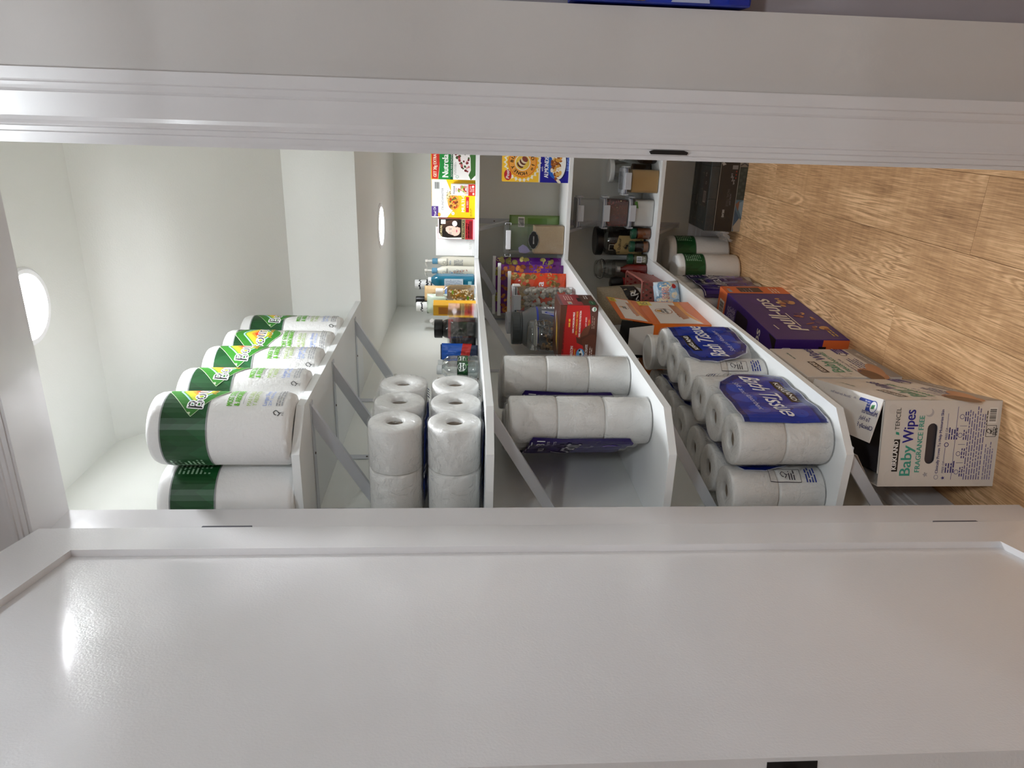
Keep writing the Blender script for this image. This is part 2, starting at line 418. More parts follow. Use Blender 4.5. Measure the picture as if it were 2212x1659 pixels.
# casing: moulded profile, mitred at the corners. u = distance from the opening, d = how proud of the wall
CPROF = [(0, 0), (0, .0085), (.0085, .0085), (.0095, .0105), (.0105, .0112), (.017, .0112), (.0185, .0135), (.021, .0138), (.026, .0118), (.032, .0105), (.066, .0112), (.068, .0132), (.0705, .0148), (.075, .0155), (.0795, .0160), (.0815, .0184), (.0835, .0188), (.1, .0188), (.1, 0)]
xi0, xi1, zi = -.806, -.0585, 2.060
def casing(name, pts, label):
    bm = bmesh.new(); A = []; B = []
    for u, d in CPROF:
        a, b = pts(u); A.append(bm.verts.new((a[0], 1.22-d, a[1]))); B.append(bm.verts.new((b[0], 1.22-d, b[1])))
    n = len(CPROF)
    for i in range(n): bm.faces.new((A[i], A[(i+1) % n], B[(i+1) % n], B[i]))
    bm.faces.new(A); bm.faces.new(B)
    return struct(name, bm, TRIM, label)
casing('trim_2', lambda u: ((xi1+u, 0), (xi1+u, zi+u)), 'moulded white casing on the right of the doorway')
casing('trim_3', lambda u: ((xi0-u, 0), (xi0-u, zi+u)), 'moulded white casing on the left of the doorway behind the door')
casing('trim_4', lambda u: ((xi0-u, zi+u), (xi1+u, zi+u)), 'moulded white casing over the doorway')
bm = prism(bmesh.new(), [(-.0565, .888), (-.0525, .886), (-.050, .893), (-.050, .944), (-.0525, .951), (-.0565, .948)], 1.2085, 1.2105, axis='y')
obj('strike_plate', bm, DARK, jm)

# open door, hinged on the left jamb and swung into the hall
DW, SB, Z0, Z1, PB, PT = .705, .1103, .012, 2.0515, .216, 1.9365
bm = bmesh.new()
o0 = [(0, Z0), (DW, Z0), (DW, Z1), (0, Z1)]; i0 = [(SB, PB), (DW-SB, PB), (DW-SB, PT), (SB, PT)]; cut = .0125
vo = [bm.verts.new((x, 0, z)) for x, z in o0]; vi = [bm.verts.new((x, 0, z)) for x, z in i0]
vd = [bm.verts.new((x, -cut, z)) for x, z in i0]; vb = [bm.verts.new((x, -.035, z)) for x, z in o0]
for i in range(4):
    j = (i+1) % 4
    bm.faces.new((vo[i], vo[j], vi[j], vi[i])); bm.faces.new((vi[i], vi[j], vd[j], vd[i])); bm.faces.new((vo[j], vo[i], vb[i], vb[j]))
bm.faces.new(vb)
door = struct('door_1', bm, DOORM, 'white one-panel shaker door standing open on the left', 'door')
door.location = (-.766, 1.229, 0); door.rotation_euler = (0, 0, math.atan2(-.97780, .20961))
obj('panel', box((SB+.0002, -.024, PB+.0002), (DW-SB-.0002, -cut, PT-.0002)), DOORM, door)
lp = obj('latch_plate', box((DW-.0004, -.031, .880), (DW+.0008, -.0045, .934)), DARK, door)
obj('latch_bolt', box((DW, -.022, .9), (DW+.006, -.012, .915), .001), M('#6d4a32', .35, metal=.8), lp)
for zc in (1.705, .225):
    h = obj('hinge_shadow_gap', box((-.0085, -.0045, zc-.047), (-.0006, -.0002, zc+.047)), M('#5d5b68', .4, metal=.4), door)  # dark plate at each hinge stands in for the seam's shadow gap

# recessed ceiling lamps, plus one added hall fill lamp
def downlight(x, y, z, r, label, power, col, tilt=0., beam=0.):
    t = thing('recessed_ceiling_light', label, 'ceiling light', (x, y, z)); t.rotation_euler = (tilt, 0, 0)
    obj('trim_ring', lathe([(r*.80, -.0012), (r*.84, -.006), (r*.95, -.007), (r, -.003), (r, 0), (r*.80, 0)], 48), M('#f2f1f2', .4), t, True, .6)
    obj('diffuser', lathe([(0, -.0018), (r*.80, -.0018)], 48), emis('lit_diffuser', col, power), t)
    if beam:
        ld = bpy.data.lights.new('lamp_beam', 'AREA'); ld.shape = 'DISK'; ld.size = r*1.58; ld.energy = beam; ld.color = col; ld.spread = math.radians(105)
        lo = link(bpy.data.objects.new('lamp_beam', ld), t); lo.location = (0, 0, -.0075)
    return t
downlight(-.445, 1.641, CEIL, .0895, 'round lit downlight in the high pantry ceiling, partly behind the door head', LED_POWER, LED_COL, 0., LED_BEAM)
downlight(-.443, 2.945, 1.583, .0895, 'round lit downlight under the low back ceiling', LOW_POWER, LED_COL, math.atan2(-.021, 1.09), LOW_BEAM)
downlight(-.05, .45, 2.44, .0895, 'round lit downlight in the hall ceiling', HALL_POWER, HALL_COL)
downlight(.75, -.75, 2.44, .18, 'wide round lit flush lamp farther back in the hall ceiling', FILL_POWER, HALL_COL)  # no known lamp here: added to brighten the pack fronts through the doorway

# ---------------------------------------------------------------- shelves on brackets
def bracket_bms(run, drop):
    """steel shelf bracket: local x runs out from the wall, z=0 under the board"""
    b = bmesh.new(); w = .0125
    prof = [(0, 0), (run, 0), (run, -.0022), (.0022, -.0022), (.0022, -drop), (0, -drop)]
    prism(b, prof, -w, w, axis='y')
    d = bmesh.new(); m = (drop-.022)/(run-.03); vh = .025*math.hypot(1, m)     # lower edge z = z0+m*x, upper edge vh higher
    z0 = -drop+.006
    prism(d, [(.0022, z0), ((-.0024-z0)/m, -.0024), ((-.0024-z0-vh)/m, -.0024), (.0022, z0+vh)], -.006, .006, axis='y')
    s = bmesh.new()
    for px in (run-.02, run*.55): lathe([(0, -.0042), (.0028, -.0036), (.0034, -.0022)], 10, cx=px, bm=s)
    for pz in (-drop*.45, -drop*.8):
        bx(s, (.0022, -.0028, pz-.0028), (.0036, .0028, pz+.0028), 0, .0008)
    return b, d, s
BR = {}
def brackets(shelf, places, ang, run=.285, drop=.175):
    for (x, y, z) in places:
        k = (run, drop)
        if k not in BR:
            b, d, s = bracket_bms(run, drop)
            o = obj('bracket', b, METALW, shelf); br = obj('brace', d, METALW, o); so = obj('screws', s, M('#5a4a42', .4, metal=.6), o); so['kind'] = 'stuff'
            BR[k] = (o.data, br.data, so.data)
        else:
            o = link(bpy.data.objects.new('bracket', BR[k][0]), shelf); link(bpy.data.objects.new('brace', BR[k][1]), o); link(bpy.data.objects.new('screws', BR[k][2]), o)['kind'] = 'stuff'
        o.location = (x, y, z); o.rotation_euler = (0, 0, ang)
def left_shelf(z, y1, ys, label):
    pts = [(XW+.001, 1.388), (-.69, 1.388), (XS, 1.468), (XS, y1), (XW+.001, y1)]
    t = thing('wall_shelf', label, 'shelf', (0, 0, 0), 0, 'side shelves')
    bm = prism(bmesh.new(), pts, z-TH, z); bmesh.ops.bevel(bm, geom=[e for e in bm.edges if e.calc_face_angle(0) > .5], offset=.0006, segments=1, affect='EDGES')
    obj('board', bm, SHELFM, t); brackets(t, [(XW+.0008, y, z-TH-.0003) for y in ys if y > 1.42], 0); brackets(t, [(XW+.0008, y, z-TH-.0003) for y in ys if y < 1.42], 0, .235)
    return t
def back_shelf(z, label):
    t = thing('wall_shelf', label, 'shelf', (0, 0, 0), 0, 'back shelves')
    bm = box((XS+.0006, YF, z-TH), (.042, YB-.001, z), .0006)
    obj('board', bm, SHELFM, t); brackets(t, [(-.487, YB-.0008, z-TH-.0003)], -PI/2)
left_shelf(T1, 2.384, (1.53, 1.82, 2.24), 'short white side shelf, topmost, holding the paper towels')
left_shelf(T2, YB-.001, (1.500, 2.54, 3.26), 'white side shelf at eye level with tissue packs and bottles')
left_shelf(T3, YB-.001, (1.53, 2.54), 'white side shelf with purple tissue packs and snack bags')
left_shelf(T4, YB-.001, (1.410, 2.54), 'lowest white side shelf with blue bath tissue packs')
back_shelf(T2, 'upper white back shelf with the cracker and hair colour boxes')
back_shelf(T3, 'middle white back shelf with the cereal box and rice container')
back_shelf(T4, 'lowest white back shelf with stacked clear food containers')

# ================================================================== paper goods
PAPER = M('#eeedea', .75, bump=(190, .5, .0016), var=.012, sss=0)
PAPERW = M('#e9e9e8', .42, bump=(115, .45, .0022), var=.012, spec=.35)
CORE = M('#8f7f6d', .8)
WRAP = film('wrap', gloss=.95, rough=.16, scale=26, strength=.9, base=.05, edge=.45, dist=.01)
SHRINK = film('shrink', gloss=.95, rough=.24, scale=22, strength=1., base=.035, edge=.34, dist=.03)
TIGHT = film('tight_wrap', gloss=.95, rough=.15, scale=22, strength=.8, base=.02, edge=.30, dist=.008)
# ---- paper towel roll, wrapped
TR, TH_ = .079, .289
def towel_body(r, h):
    prof = [(0, .004), (r*.5, .002), (r*.8, .0), (r*.95, .004), (r, .014), (r, h-.022), (r*.985, h-.013), (r*.93, h-.004), (r*.84, h), (r*.5, h-.004), (0, h-.006)]
    bm = lathe(prof, 48)
    for v in bm.verts:
        n = -.9*abs(mnoise.noise(v.co*14)); rr = math.hypot(v.co.x, v.co.y)
        if rr > .03: v.co.x += v.co.x/rr*n*.0016; v.co.y += v.co.y/rr*n*.0016
    return bm
TOWEL = None
def towel(x, y, z, th, label, full=True, group='paper towels on the top shelf', rz=0.):
    """th: direction of the brand diamond, from -y towards +x"""
    global TOWEL
    t = thing('paper_towel_roll', label, 'paper towels', (x, y, z), rz, group)
    if TOWEL is None:
        o = obj('paper_roll', towel_body(TR, TH_), PAPERW, t, True, .9)
        p = Print(.42)
        C = 2*PI*TR
        p.rect(-C/2, .166, C/2, .256, '#12481f', 1); p.rect(-C/2, .163, C/2, .166, '#8d9090', 1.2); p.rect(-C/2, .256, C/2, .259, '#8d9090', 1.2)
        for k in range(9):
            x0 = -C/2+k*C/9; p.poly([(x0, .166), (x0+.03, .205), (x0+.055, .166)], '#18552a', 2); p.poly([(x0+.02, .256), (x0+.048, .222), (x0+.07, .256)], '#0d3f19', 2)
        # back panel text
        p.lines(-.232, .245, .05, .009, 8, '#9fc3a5', seed=3)
        o2 = p.build('green_band', t, cylmap(TR, 0, 0), cut=.012)
        q = Print(.45); cz = .197
        def diam(w, h, col, l): q.poly([(-w, cz), (-w*.9, cz-h*.13), (-w*.12, cz-h*.95), (0, cz-h), (w*.12, cz-h*.95), (w*.9, cz-h*.13), (w, cz), (w*.9, cz+h*.13), (w*.12, cz+h*.95), (0, cz+h), (-w*.12, cz+h*.95), (-w*.9, cz+h*.13)], col, l)
        diam(.081, .0615, '#c9d8b8', 3); diam(.0795, .06, '#2f7a22', 3.4)
        for k, (a, c) in enumerate(((.052, '#a9d8ea'), (.047, '#5f9c2b'), (.042, '#c9d334'), (.033, '#f4c832'), (.022, '#f0962c'), (.012, '#dd4a22'))): diam(a, a*.76, c, 3.8+.4*k)
        q.out('Bounty', 0, cz-.021, .031, '#111111', '#ffffff', .0022, w=.125, al='c', shear=.08, l=7)
        q.out('Advanced', .012, cz-.037, .0105, '#111111', '#f2c43a', .0009, w=.058, al='c', l=7)
        for k, (s_, zz, hh, c) in enumerate((('MOST STRENGTH', .118, .0115, '#5aa51e'), ('& ABSORBENCY*', .103, .0115, '#5aa51e'), ('MAS FUERZA', .080, .0085, '#8fae3a'), ('Y ABSORCION', .068, .0085, '#8fae3a'), ('Larger Sheets', .048, .008, '#6b86c9'), ('2X thicker', .038, .006, '#8aa0d6'))):
            q.t(s_, -.055, zz, hh, c, w=.085 if k < 2 else .062, l=3, bold=.0006 if k < 2 else 0)
        q.line([(-.05, .096), (.02, .096)], .001, '#9a9a98', 3)
        q.lines(-.055, .026, .1, .0055, 3, '#8e8f92', seed=9)
        q.recycle(-.072, .024, .0075, '#2e2f31', 3); q.t('FSC', -.078, .010, .004, '#3a3b3d', l=3)
        o3 = q.build('brand_print', t, cylmap(TR, 0, 0), base=.0010, step=.00006, cut=.01)
        TOWEL = (o.data, o2.data, o3.data)
        o2.rotation_euler = o3.rotation_euler = (0, 0, th)
    else:
        link(bpy.data.objects.new('paper_roll', TOWEL[0]), t)
        link(bpy.data.objects.new('green_band', TOWEL[1]), t).rotation_euler = (0, 0, th)
        if full: link(bpy.data.objects.new('brand_print', TOWEL[2]), t).rotation_euler = (0, 0, th)
    return t
d = math.radians
towel(-.657, 1.451, T1, d(100), 'front paper towel roll on the top shelf, nearest the door at the shelf edge')
towel(-.660, 1.611, T1, d(106), 'second paper towel roll from the front along the top shelf edge')
towel(-.661, 1.782, T1, d(96), 'third paper towel roll from the front along the top shelf edge')
towel(-.665, 1.942, T1, d(76), 'fourth paper towel roll from the front, its whole brand diamond showing')
towel(-.668, 2.104, T1, d(108), 'farthest paper towel roll on the top shelf, against the beam face')
towel(-.8225, 1.447, T1, d(235), 'paper towel roll in the second row, against the wall beside the front roll')
# floor rolls in the back corner
towel(-.655, 3.200, 0, d(215), 'front wrapped paper towel roll standing on the floor in the back corner', group='paper towels on the floor')
towel(-.600, 3.362, 0, d(222), 'rear wrapped paper towel roll on the floor against the back wall', group='paper towels on the floor')

# ---- bath tissue packs: separate rolls in printed film
ROLLS = {}
def roll_mesh(r, h, core=.021):
    k = (r, h)
    if k not in ROLLS:
        e = .006
        bm = lathe([(core, .012), (core, h-.012), (core, h-.003), (core+.003, h-.0005), (r-e, h), (r-e*.3, h-e*.35), (r, h-e), (r, e), (r-e*.3, e*.35), (r-e, 0), (core+.003, .0005), (core, .003), (core, .012)], 36, mis=[1]+[0]*10+[1])
        for f in bm.faces: f.smooth = True
        bmesh.ops.recalc_face_normals(bm, faces=bm.faces)
        me = bpy.data.meshes.new('paper_roll'); bm.to_mesh(me); bm.free(); me.materials.append(PAPER); me.materials.append(CORE); me.set_sharp_from_angle(angle=.9)
        ROLLS[k] = me
    return ROLLS[k]
def stadium(nx, dx, r, n=9):
    """outline round a row of nx rolls with slight waists between them"""
    pts = []; xs = [(i-(nx-1)/2)*dx for i in range(nx)]
    def arc(cx, a0, a1, m): return [(cx+r*math.cos(a0+(a1-a0)*i/m), r*math.sin(a0+(a1-a0)*i/m)) for i in range(m+1)]
    for i, x in enumerate(xs):                        # lower side, left to right
        a0 = -PI if i == 0 else -PI/2-.42; a1 = 0 if i == nx-1 else -PI/2+.42
        pts += arc(x, a0, a1, n)
        if i < nx-1: pts.append((x+dx/2, -r*.965))
    for i, x in reversed(list(enumerate(xs))):
        a0 = 0 if i == nx-1 else PI/2-.42; a1 = PI if i == 0 else PI/2+.42
        pts += arc(x, a0, a1, n)[1 if i == nx-1 else 0:(-1 if i == 0 else None)]
        if i: pts.append((x-dx/2, r*.965))
    return pts
def pack(name, label, loc, nx, nz, r, h, dx, prints, rot=None, group=None, seed=1, wob=.0022):
    t = thing(name, label, 'toilet paper', loc, 0, group)
    if rot is not None: t.rotation_euler = rot
    me = roll_mesh(r, h); R = random.Random(seed)
    for i in range(nx):
        for k in range(nz):
            o = link(bpy.data.objects.new('paper_roll', me), t); o.location = ((i-(nx-1)/2)*dx, R.uniform(-.001, .001), k*h)
            o.rotation_euler = (0, 0, R.uniform(0, 6))
    H = nz*h; out = stadium(nx, dx, r+.0028); bm = bmesh.new(); rows = []
    levels = [0., .012]+[H*i/14 for i in range(1, 14)]+[H-.012, H]
    levels.sort()
    for z in levels:
        kx = .985 if z in (0., H) else 1.
        rows.append([bm.verts.new((x*kx, y*kx, z+(.001 if z == H else (-.0 if z else .0)))) for x, y in out])
    n = len(out)
    for a, b in zip(rows, rows[1:]):
        for i in range(n): bm.faces.new((a[i], a[(i+1) % n], b[(i+1) % n], b[i]))
    for row, zz in ((rows[0], .0006), (rows[-1], H+.0022)):   # gathered film over the roll ends
        inner = [bm.verts.new((v.co.x*.72, v.co.y*.55, zz)) for v in row]
        for i in range(n): bm.faces.new((row[i], row[(i+1) % n], inner[(i+1) % n], inner[i]))
        bmesh.ops.contextual_create(bm, geom=inner)
    for v in bm.verts:
        q = mnoise.noise(v.co*33+Vector((seed*7, 0, 0))); l = math.hypot(v.co.x, v.co.y) or 1
        if v.co.z > .004: v.co.x += v.co.x/l*abs(q)*wob; v.co.y += v.co.y/l*abs(q)*wob
        if v.co.z > H-.001: v.co.z += q*.002
    obj('clear_wrap', bm, SHRINK, t, True, 1.2)
    R2 = r+.0036
    def side(sgn):
        def f(u, v, o):        # big flat face, -y for sgn -1
            wv = .0016*math.sin(u*70+v*23+seed)+.0012*mnoise.noise(Vector((u*30, v*30, seed)))
            k = max(0., abs(u)-((nx-1)/2)*dx)
            yy = R2 if k <= 0 else math.sqrt(max(R2*R2-k*k, 1e-6))
            return Vector((u*(-1 if sgn > 0 else 1), sgn*(yy+.0012+wv+o), v))
        return f
    for p, sgn in prints: p.build('film_print', t, side(sgn), base=.0006, step=.00035, cut=.012, cutv=.012)
    return t
RB, HB, DB = .0605, .1125, .1235
def blue_print(flip, wrap=.156):
    p = Print(.22); H = 2*HB; f = -1 if flip else 1; W = wrap
    def P_(x, z): return (f*x, H/2+f*(z-H/2))
    rot = PI if flip else 0.
    p.poly([P_(*q) for q in [(W, .012), (W, .216), (-.115, .214), (-.142, .19), (-.148, .14), (-.13, .085), (-.085, .035), (-.03, .014)]], '#c3c7d6', 1)
    p.poly([P_(*q) for q in [(W, .015), (W, .213), (-.112, .211), (-.139, .188), (-.145, .14), (-.127, .087), (-.083, .038), (-.029, .017)]], '#12226e', 1.6)
    p.poly([P_(*q) for q in [(W, .028), (W, .195), (-.09, .196), (-.118, .176), (-.125, .14), (-.108, .094), (-.07, .05), (-.02, .03)]], '#15309a', 2)
    for cx, cz, rr in ((.03, .06, .03), (-.03, .06, .022), (.1, .07, .026), (.12, .16, .02)): p.ell(*P_(cx, cz), rr, rr, '#2145b8', 2.3)
    p.poly([P_(-.075, .163), P_(.055, .169), P_(.055, .196), P_(-.075, .19)], '#201613', 3)
    p.t('KIRKLAND', *P_(-.066, .1705), .0135, '#f2efe8', w=.112, rot=rot+.045, l=4, bold=.0006)
    p.t('Bath Tissue', *P_(-.118, .098), .048, '#f4f3f6', w=.25, rot=rot+.05, shear=.32, l=4, bold=.001)
    p.t('Soft and Absorbent', *P_(-.07, .064), .014, '#c7cde8', w=.17, rot=rot+.04, shear=.25, l=4)
    x0 = -.158
    p.recycle(*P_(x0+.002, .10), .008, '#3b3a44', 3)
    for a, b in (((x0-.012, .06), (x0-.012, .135)), ((x0+.016, .06), (x0+.016, .135)), ((x0-.012, .06), (x0+.016, .06)), ((x0-.012, .135), (x0+.016, .135))): p.line([P_(*a), P_(*b)], .0012, '#3b3a44', 3)
    p.lines(*(P_(x0-.008, .086) if not flip else P_(x0+.014, .076)), .022, .006, 3, '#3b3a44', seed=5)
    p.lines(*(P_(x0-.012, .044) if not flip else P_(x0+.022, .03)), .036, .007, 4, '#1d2f86', seed=6)
    return p
H90 = PI/2
pack('bath_tissue_pack', 'blue labelled bath tissue pack nearest the door on the lowest shelf', (-.702, 1.622, T4+.0005), 3, 2, RB, HB, DB, [(blue_print(True), -1)], (0, 0, H90-.01), 'bath tissue packs on the lowest shelf', 1, .004)
pack('bath_tissue_pack', 'blue labelled bath tissue pack behind the nearest one at the shelf edge', (-.689, 2.008, T4+.0005), 3, 2, RB, HB, DB, [(blue_print(False), -1)], (0, 0, H90-.06), 'bath tissue packs on the lowest shelf', 2, .004)
pack('bath_tissue_pack', 'bath tissue pack against the wall, front one of the rear row', (-.838, 1.612, T4+.0005), 3, 2, RB, HB, DB, [(blue_print(False), -1)], (0, 0, H90+.02), 'bath tissue packs on the lowest shelf', 3)
pack('bath_tissue_pack', 'bath tissue pack against the wall, farther back in the rear row', (-.838, 1.995, T4+.0005), 3, 2, RB, HB, DB, [(blue_print(False), -1)], (0, 0, H90), 'bath tissue packs on the lowest shelf', 4)
lay = Matrix(((0, 0, 1), (1, 0, 0), (0, 1, 0))).to_euler()
for zz, lab, sd, yy in ((T2+.069, 'bath tissue pack lying on its side, lower one of the eye-level stack', 5, 1.617), (T2+.069+.1345, 'bath tissue pack lying on its side on top of another, at eye level', 6, 1.619)):
    pack('bath_tissue_pack', lab, (-.8825, yy, zz), 3, 2, RB, HB, .121, [(blue_print(True, .135), -1)], lay, 'bath tissue packs on the eye-level shelf', sd, .003)
def purple_print():
    p = Print(.22); W = .158
    p.poly([(-.17, .04), (W-.02, .04), (W-.004, .052), (W-.0, .285), (W-.012, .292), (-.17, .292)], '#2a1660', 1)
    p.poly([(-.16, .05), (.05, .05), (.12, .11), (.09, .19), (-.02, .27), (-.16, .28)], '#371d7c', 1.5)
    p.line([(-.165, .286), (W-.014, .286)], .003, '#c9c6d8', 2)
    p.t('9 231', W-.008, .255, .02, '#f0eff4', al='r', w=.062, l=3); p.t('ROLLS  SHEETS', W-.01, .244, .006, '#d8d5e6', al='r', l=3); p.t('2-PLY SHEETS', W-.01, .228, .007, '#d8d5e6', al='r', l=3)
    p.rect(-.06, .235, .05, .262, '#120d22', 2); p.t('KIRKLAND', -.005, .2415, .014, '#f2efe8', al='c', w=.10, l=3)
    p.out('UltraSoft', W-.03, .165, .050, '#f4f3f8', '#140c33', .003, w=.235, al='r', shear=.3, l=3)
    p.t('Bath Tissue', .07, .132, .013, '#d8d5ea', al='c', shear=.25, l=3)
    p.ell(.09, .085, .035, .026, '#5b3aa6', 2); p.ell(.075, .075, .03, .022, '#4a2c92', 2.2); p.ring(.105, .092, .008, .018, '#8466c4', 2.5)
    return p
rs = math.atan2(-.862, .507)
for (x, y, z, rz, lab, sd) in ((-.7544, 1.69, T3, rs, 'purple labelled toilet paper pack nearest the door on the middle shelf', 11), (-.733, 1.937, T3, rs, 'purple labelled toilet paper pack second on the middle shelf', 12), (-.699, 2.902, 0, H90, 'purple labelled toilet paper pack on the floor behind the training pants carton', 13)):
    pack('toilet_paper_pack', lab, (x, y, z+.0005), 3, 3, .0565, .1135, .1185, [(purple_print(), -1)], (0, 0, rz), 'purple toilet paper packs', sd, .003)

# ================================================================== cartons and bags on the floor
WIPE = '#dcd6cf'
def wipes_face(p, w, h):
    """small end of the wipes carton: u 0..w, v 0..h"""
    x = w*.18
    p.rect(x*.98, h*.845, x+.076, h*.895, '#141013', 2); p.t('KIRKLAND', x+.004, h*.858, .0115, '#f4f1ee', w=.068, l=3, bold=.0005)
    p.t('TENCEL', w*.66, h*.862, .0105, '#2a2a2c', w=.052, l=3); p.poly([(w*.60, h*.856), (w*.632, h*.862), (w*.64, h*.888), (w*.61, h*.886)], '#2f9a80', 3)
    p.t('Baby', w*.13, h*.735, .026, '#3f9f8c', w=.072, l=3, bold=.0007); p.t('Wipes', w*.13+.078, h*.735, .026, '#22208a', w=.078, l=3, bold=.0007)
    p.t('FRAGRANCE FREE', w*.17, h*.655, .0125, '#3f9f8c', w=.134, l=3, bold=.0004)
    p.star(w*.14, h*.60, .007, '#aaa6ad', 2); p.ell(w*.86, h*.615, .010, .010, '#b9b4b6', 2); p.ell(w*.875, h*.628, .009, .009, WIPE, 2.4)
    p.ring(w*.11, h*.505, .0045, .0052, '#2f2a78', 2); p.t('Clinically Proven To Help Moisturize Skin', w*.155, h*.495, .0066, '#2f2a78', w=.152, l=3, bold=.0002)
    for k, x0 in enumerate((.10, .49)):
        p.star(w*x0, h*.445, .005, '#2f2a78', 2) if k == 0 else p.ring(w*x0, h*.445, .004, .0055, '#2f2a78', 2)
        p.t('FREE OF', w*(x0+.06), h*.444, .0055, '#2f2a78', l=3); p.line([(w*(x0+.19), h*.453), (w*(x0+.36), h*.453)], .0009, '#4a4688', 2)
        p.lines(w*(x0+.06), h*.424, .03, .0062, 4, '#2f2a78', seed=20+k)
    p.line([(w*.08, h*.375), (w*.93, h*.375)], .001, '#4a4688', 2)
    for k in range(4):
        cx = w*(.17+.215*k); p.ring(cx, h*.335, .0045, .0056, '#2f2a78', 2); p.lines(cx-.011, h*.30, .024, .0055, 2, '#2f2a78', seed=30+k, rag=.1)
        if k: p.line([(cx-w*.107, h*.345), (cx-w*.107, h*.285)], .0009, '#4a4688', 2)
    p.lines(w*.08, h*.262, w*.86, .0062, 7, '#6b6796', seed=40, rag=.12, h=.4); p.lines(w*.08, h*.098, w*.46, .0058, 4, '#7d7aa2', seed=41, h=.4)
    p.bars(w*.74, h*.035, w*.92, h*.105, 2); p.lines(w*.72, h*.115, .04, .005, 1, '#26262a', seed=42)
    for a, b in (((w*.585, h*.03), (w*.715, h*.03)), ((w*.585, h*.115), (w*.715, h*.115)), ((w*.585, h*.03), (w*.585, h*.115)), ((w*.715, h*.03), (w*.715, h*.115))): p.line([a, b], .0011, '#2b2b30', 2)
    p.recycle(w*.65, h*.088, .007, '#2b2b30', 3); p.t('FSC', w*.62, h*.058, .006, '#2b2b30', l=3); p.lines(w*.60, h*.047, .02, .004, 3, '#2b2b30', seed=43)
    for cx, cy, r, c in ((.05, .14, .018, '#d8d2cb'), (.9, .93, .012, '#d7d1ca'), (.02, .9, .02, '#d8d2cb'), (.15, .03, .012, '#d8d2cc')): p.ell(w*max(.1, cx), h*min(.93, max(.07, cy)), r, r*.8, c, 1)
    return p
def wipes_side(p, w, h, tone=True):
    """long printed side; its text is upside down on this stack, so the caller rotates the frame"""
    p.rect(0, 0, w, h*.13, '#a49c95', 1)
    p.rect(w*.14, h*.70, w*.14+.10, h*.78, '#2b1a14', 2); p.t('KIRKLAND', w*.14+.006, h*.722, .014, '#efe9e2', w=.088, l=3, bold=.0006)
    p.t('Baby', w*.15, h*.53, .034, '#4f9a7c', w=.105, l=3, bold=.0008); p.t('Wipes', w*.15+.113, h*.53, .034, '#2a2a80', w=.115, l=3, bold=.0008)
    p.t('FRAGRANCE FREE', w*.17, h*.44, .0145, '#4f9a7c', w=.19, l=3, bold=.0004)
    p.t('Clinically Proven To Help', w*.17, h*.375, .008, '#2c2a70', l=3); p.t('Moisturize Skin', w*.17, h*.335, .008, '#2c2a70', l=3)
    for k in range(4): p.lines(w*.24+.004*k, h*(.285-.035*k), .11, .0085, 1, '#2c2a70', seed=50+k, rag=.2); p.ring(w*.19, h*(.295-.035*k), .0035, .0046, '#2c2a70', 2)
    p.star(w*.05, h*.60, .022, '#c5bcb2', 1.5); p.star(w*.05, h*.60, .019, WIPE, 1.7); p.star(w*.10, h*.50, .006, '#b9b0a8', 2)
    p.lines(w*.60, h*.86, .07, .010, 1, '#7d8f84', seed=61); p.poly([(w*.78, h*.87), (w*.80, h*.90), (w*.79, h*.86)], '#3f8f6f', 2)
    # a sleeping baby's cheek and arm
    p.ell(w*.10, h*.26, .05, .036, '#b98563', 2, rot=.2); p.ell(w*.06, h*.30, .05, .026, '#6f4a34', 2.2, rot=.1); p.ell(w*.23, h*.17, .06, .022, '#c08c6a', 2.1, rot=-.2)
    p.rect(w*.80, h*.16, w*.99, h*.30, '#2c2a80', 2); p.lines(w*.83, h*.26, .05, .008, 3, '#dcd9ea', seed=55); p.ell(w*.79, h*.24, .014, .014, '#e9e6e2', 2.4); p.ring(w*.79, h*.24, .009, .013, '#33304a', 2.6)
    p.t('100', w*.74, h*.055, .012, '#e8e2da', l=3); p.lines(w*.40, h*.05, .12, .009, 1, '#e3ddd6', seed=57)
    return p
# front carton: front panel has a real hand hole; top flaps torn and ajar
W, D_, H = .205, .332, .283
t = thing('wipes_carton', 'white baby wipes carton nearest the door, its top flaps torn ajar', 'box', (-.7245, 1.6075, 0), d(11.9))
bm = bmesh.new(); e = .0025
hole = [(.008+.0145*math.cos(a), .0) for a in (0,)]
hw, hz, hr = .036, H*.575, .0125
cap = [( hw+hr*math.cos(a), hz+hr*math.sin(a)) for a in [(-90+k*22.5)*PI/180 for k in range(9)]]+[(-hw+hr*math.cos(a), hz+hr*math.sin(a)) for a in [(90+k*22.5)*PI/180 for k in range(9)]]
outer = [(-W/2, 0), (W/2, 0), (W/2, H), (-W/2, H)]
for yy, fl_ in ((-D_/2, 0), (-D_/2+e, 1)):
    pts = outer+cap; vs = [bm.verts.new((x, yy, z)) for x, z in pts]
    for tri in tessellate_polygon([[Vector((x, z, 0)) for x, z in outer], [Vector((x, z, 0)) for x, z in cap]]): bm.faces.new([vs[i] for i in tri])
    if not fl_: va = vs
n0 = 4
for i in range(len(cap)): bm.faces.new((va[n0+i], va[n0+(i+1) % len(cap)], vs[n0+(i+1) % len(cap)], vs[n0+i]))
bx(bm, (-W/2, -D_/2+e, 0), (-W/2+e, D_/2, H)); bx(bm, (W/2-e, -D_/2+e, 0), (W/2, D_/2, H)); bx(bm, (-W/2+e, D_/2-e, 0), (W/2-e, D_/2, H)); bx(bm, (-W/2+e, -D_/2+e, 0), (W/2-e, D_/2-e, e))
CARD = M(WIPE, .5, bump=(9, .1, .004))
obj('carton', bm, CARD, t)
obj('wipes_bundle', box((-W/2+.004, -D_/2+.006, .004), (W/2-.004, D_/2-.004, H-.05), .008), M('#3d393f', .4), t)
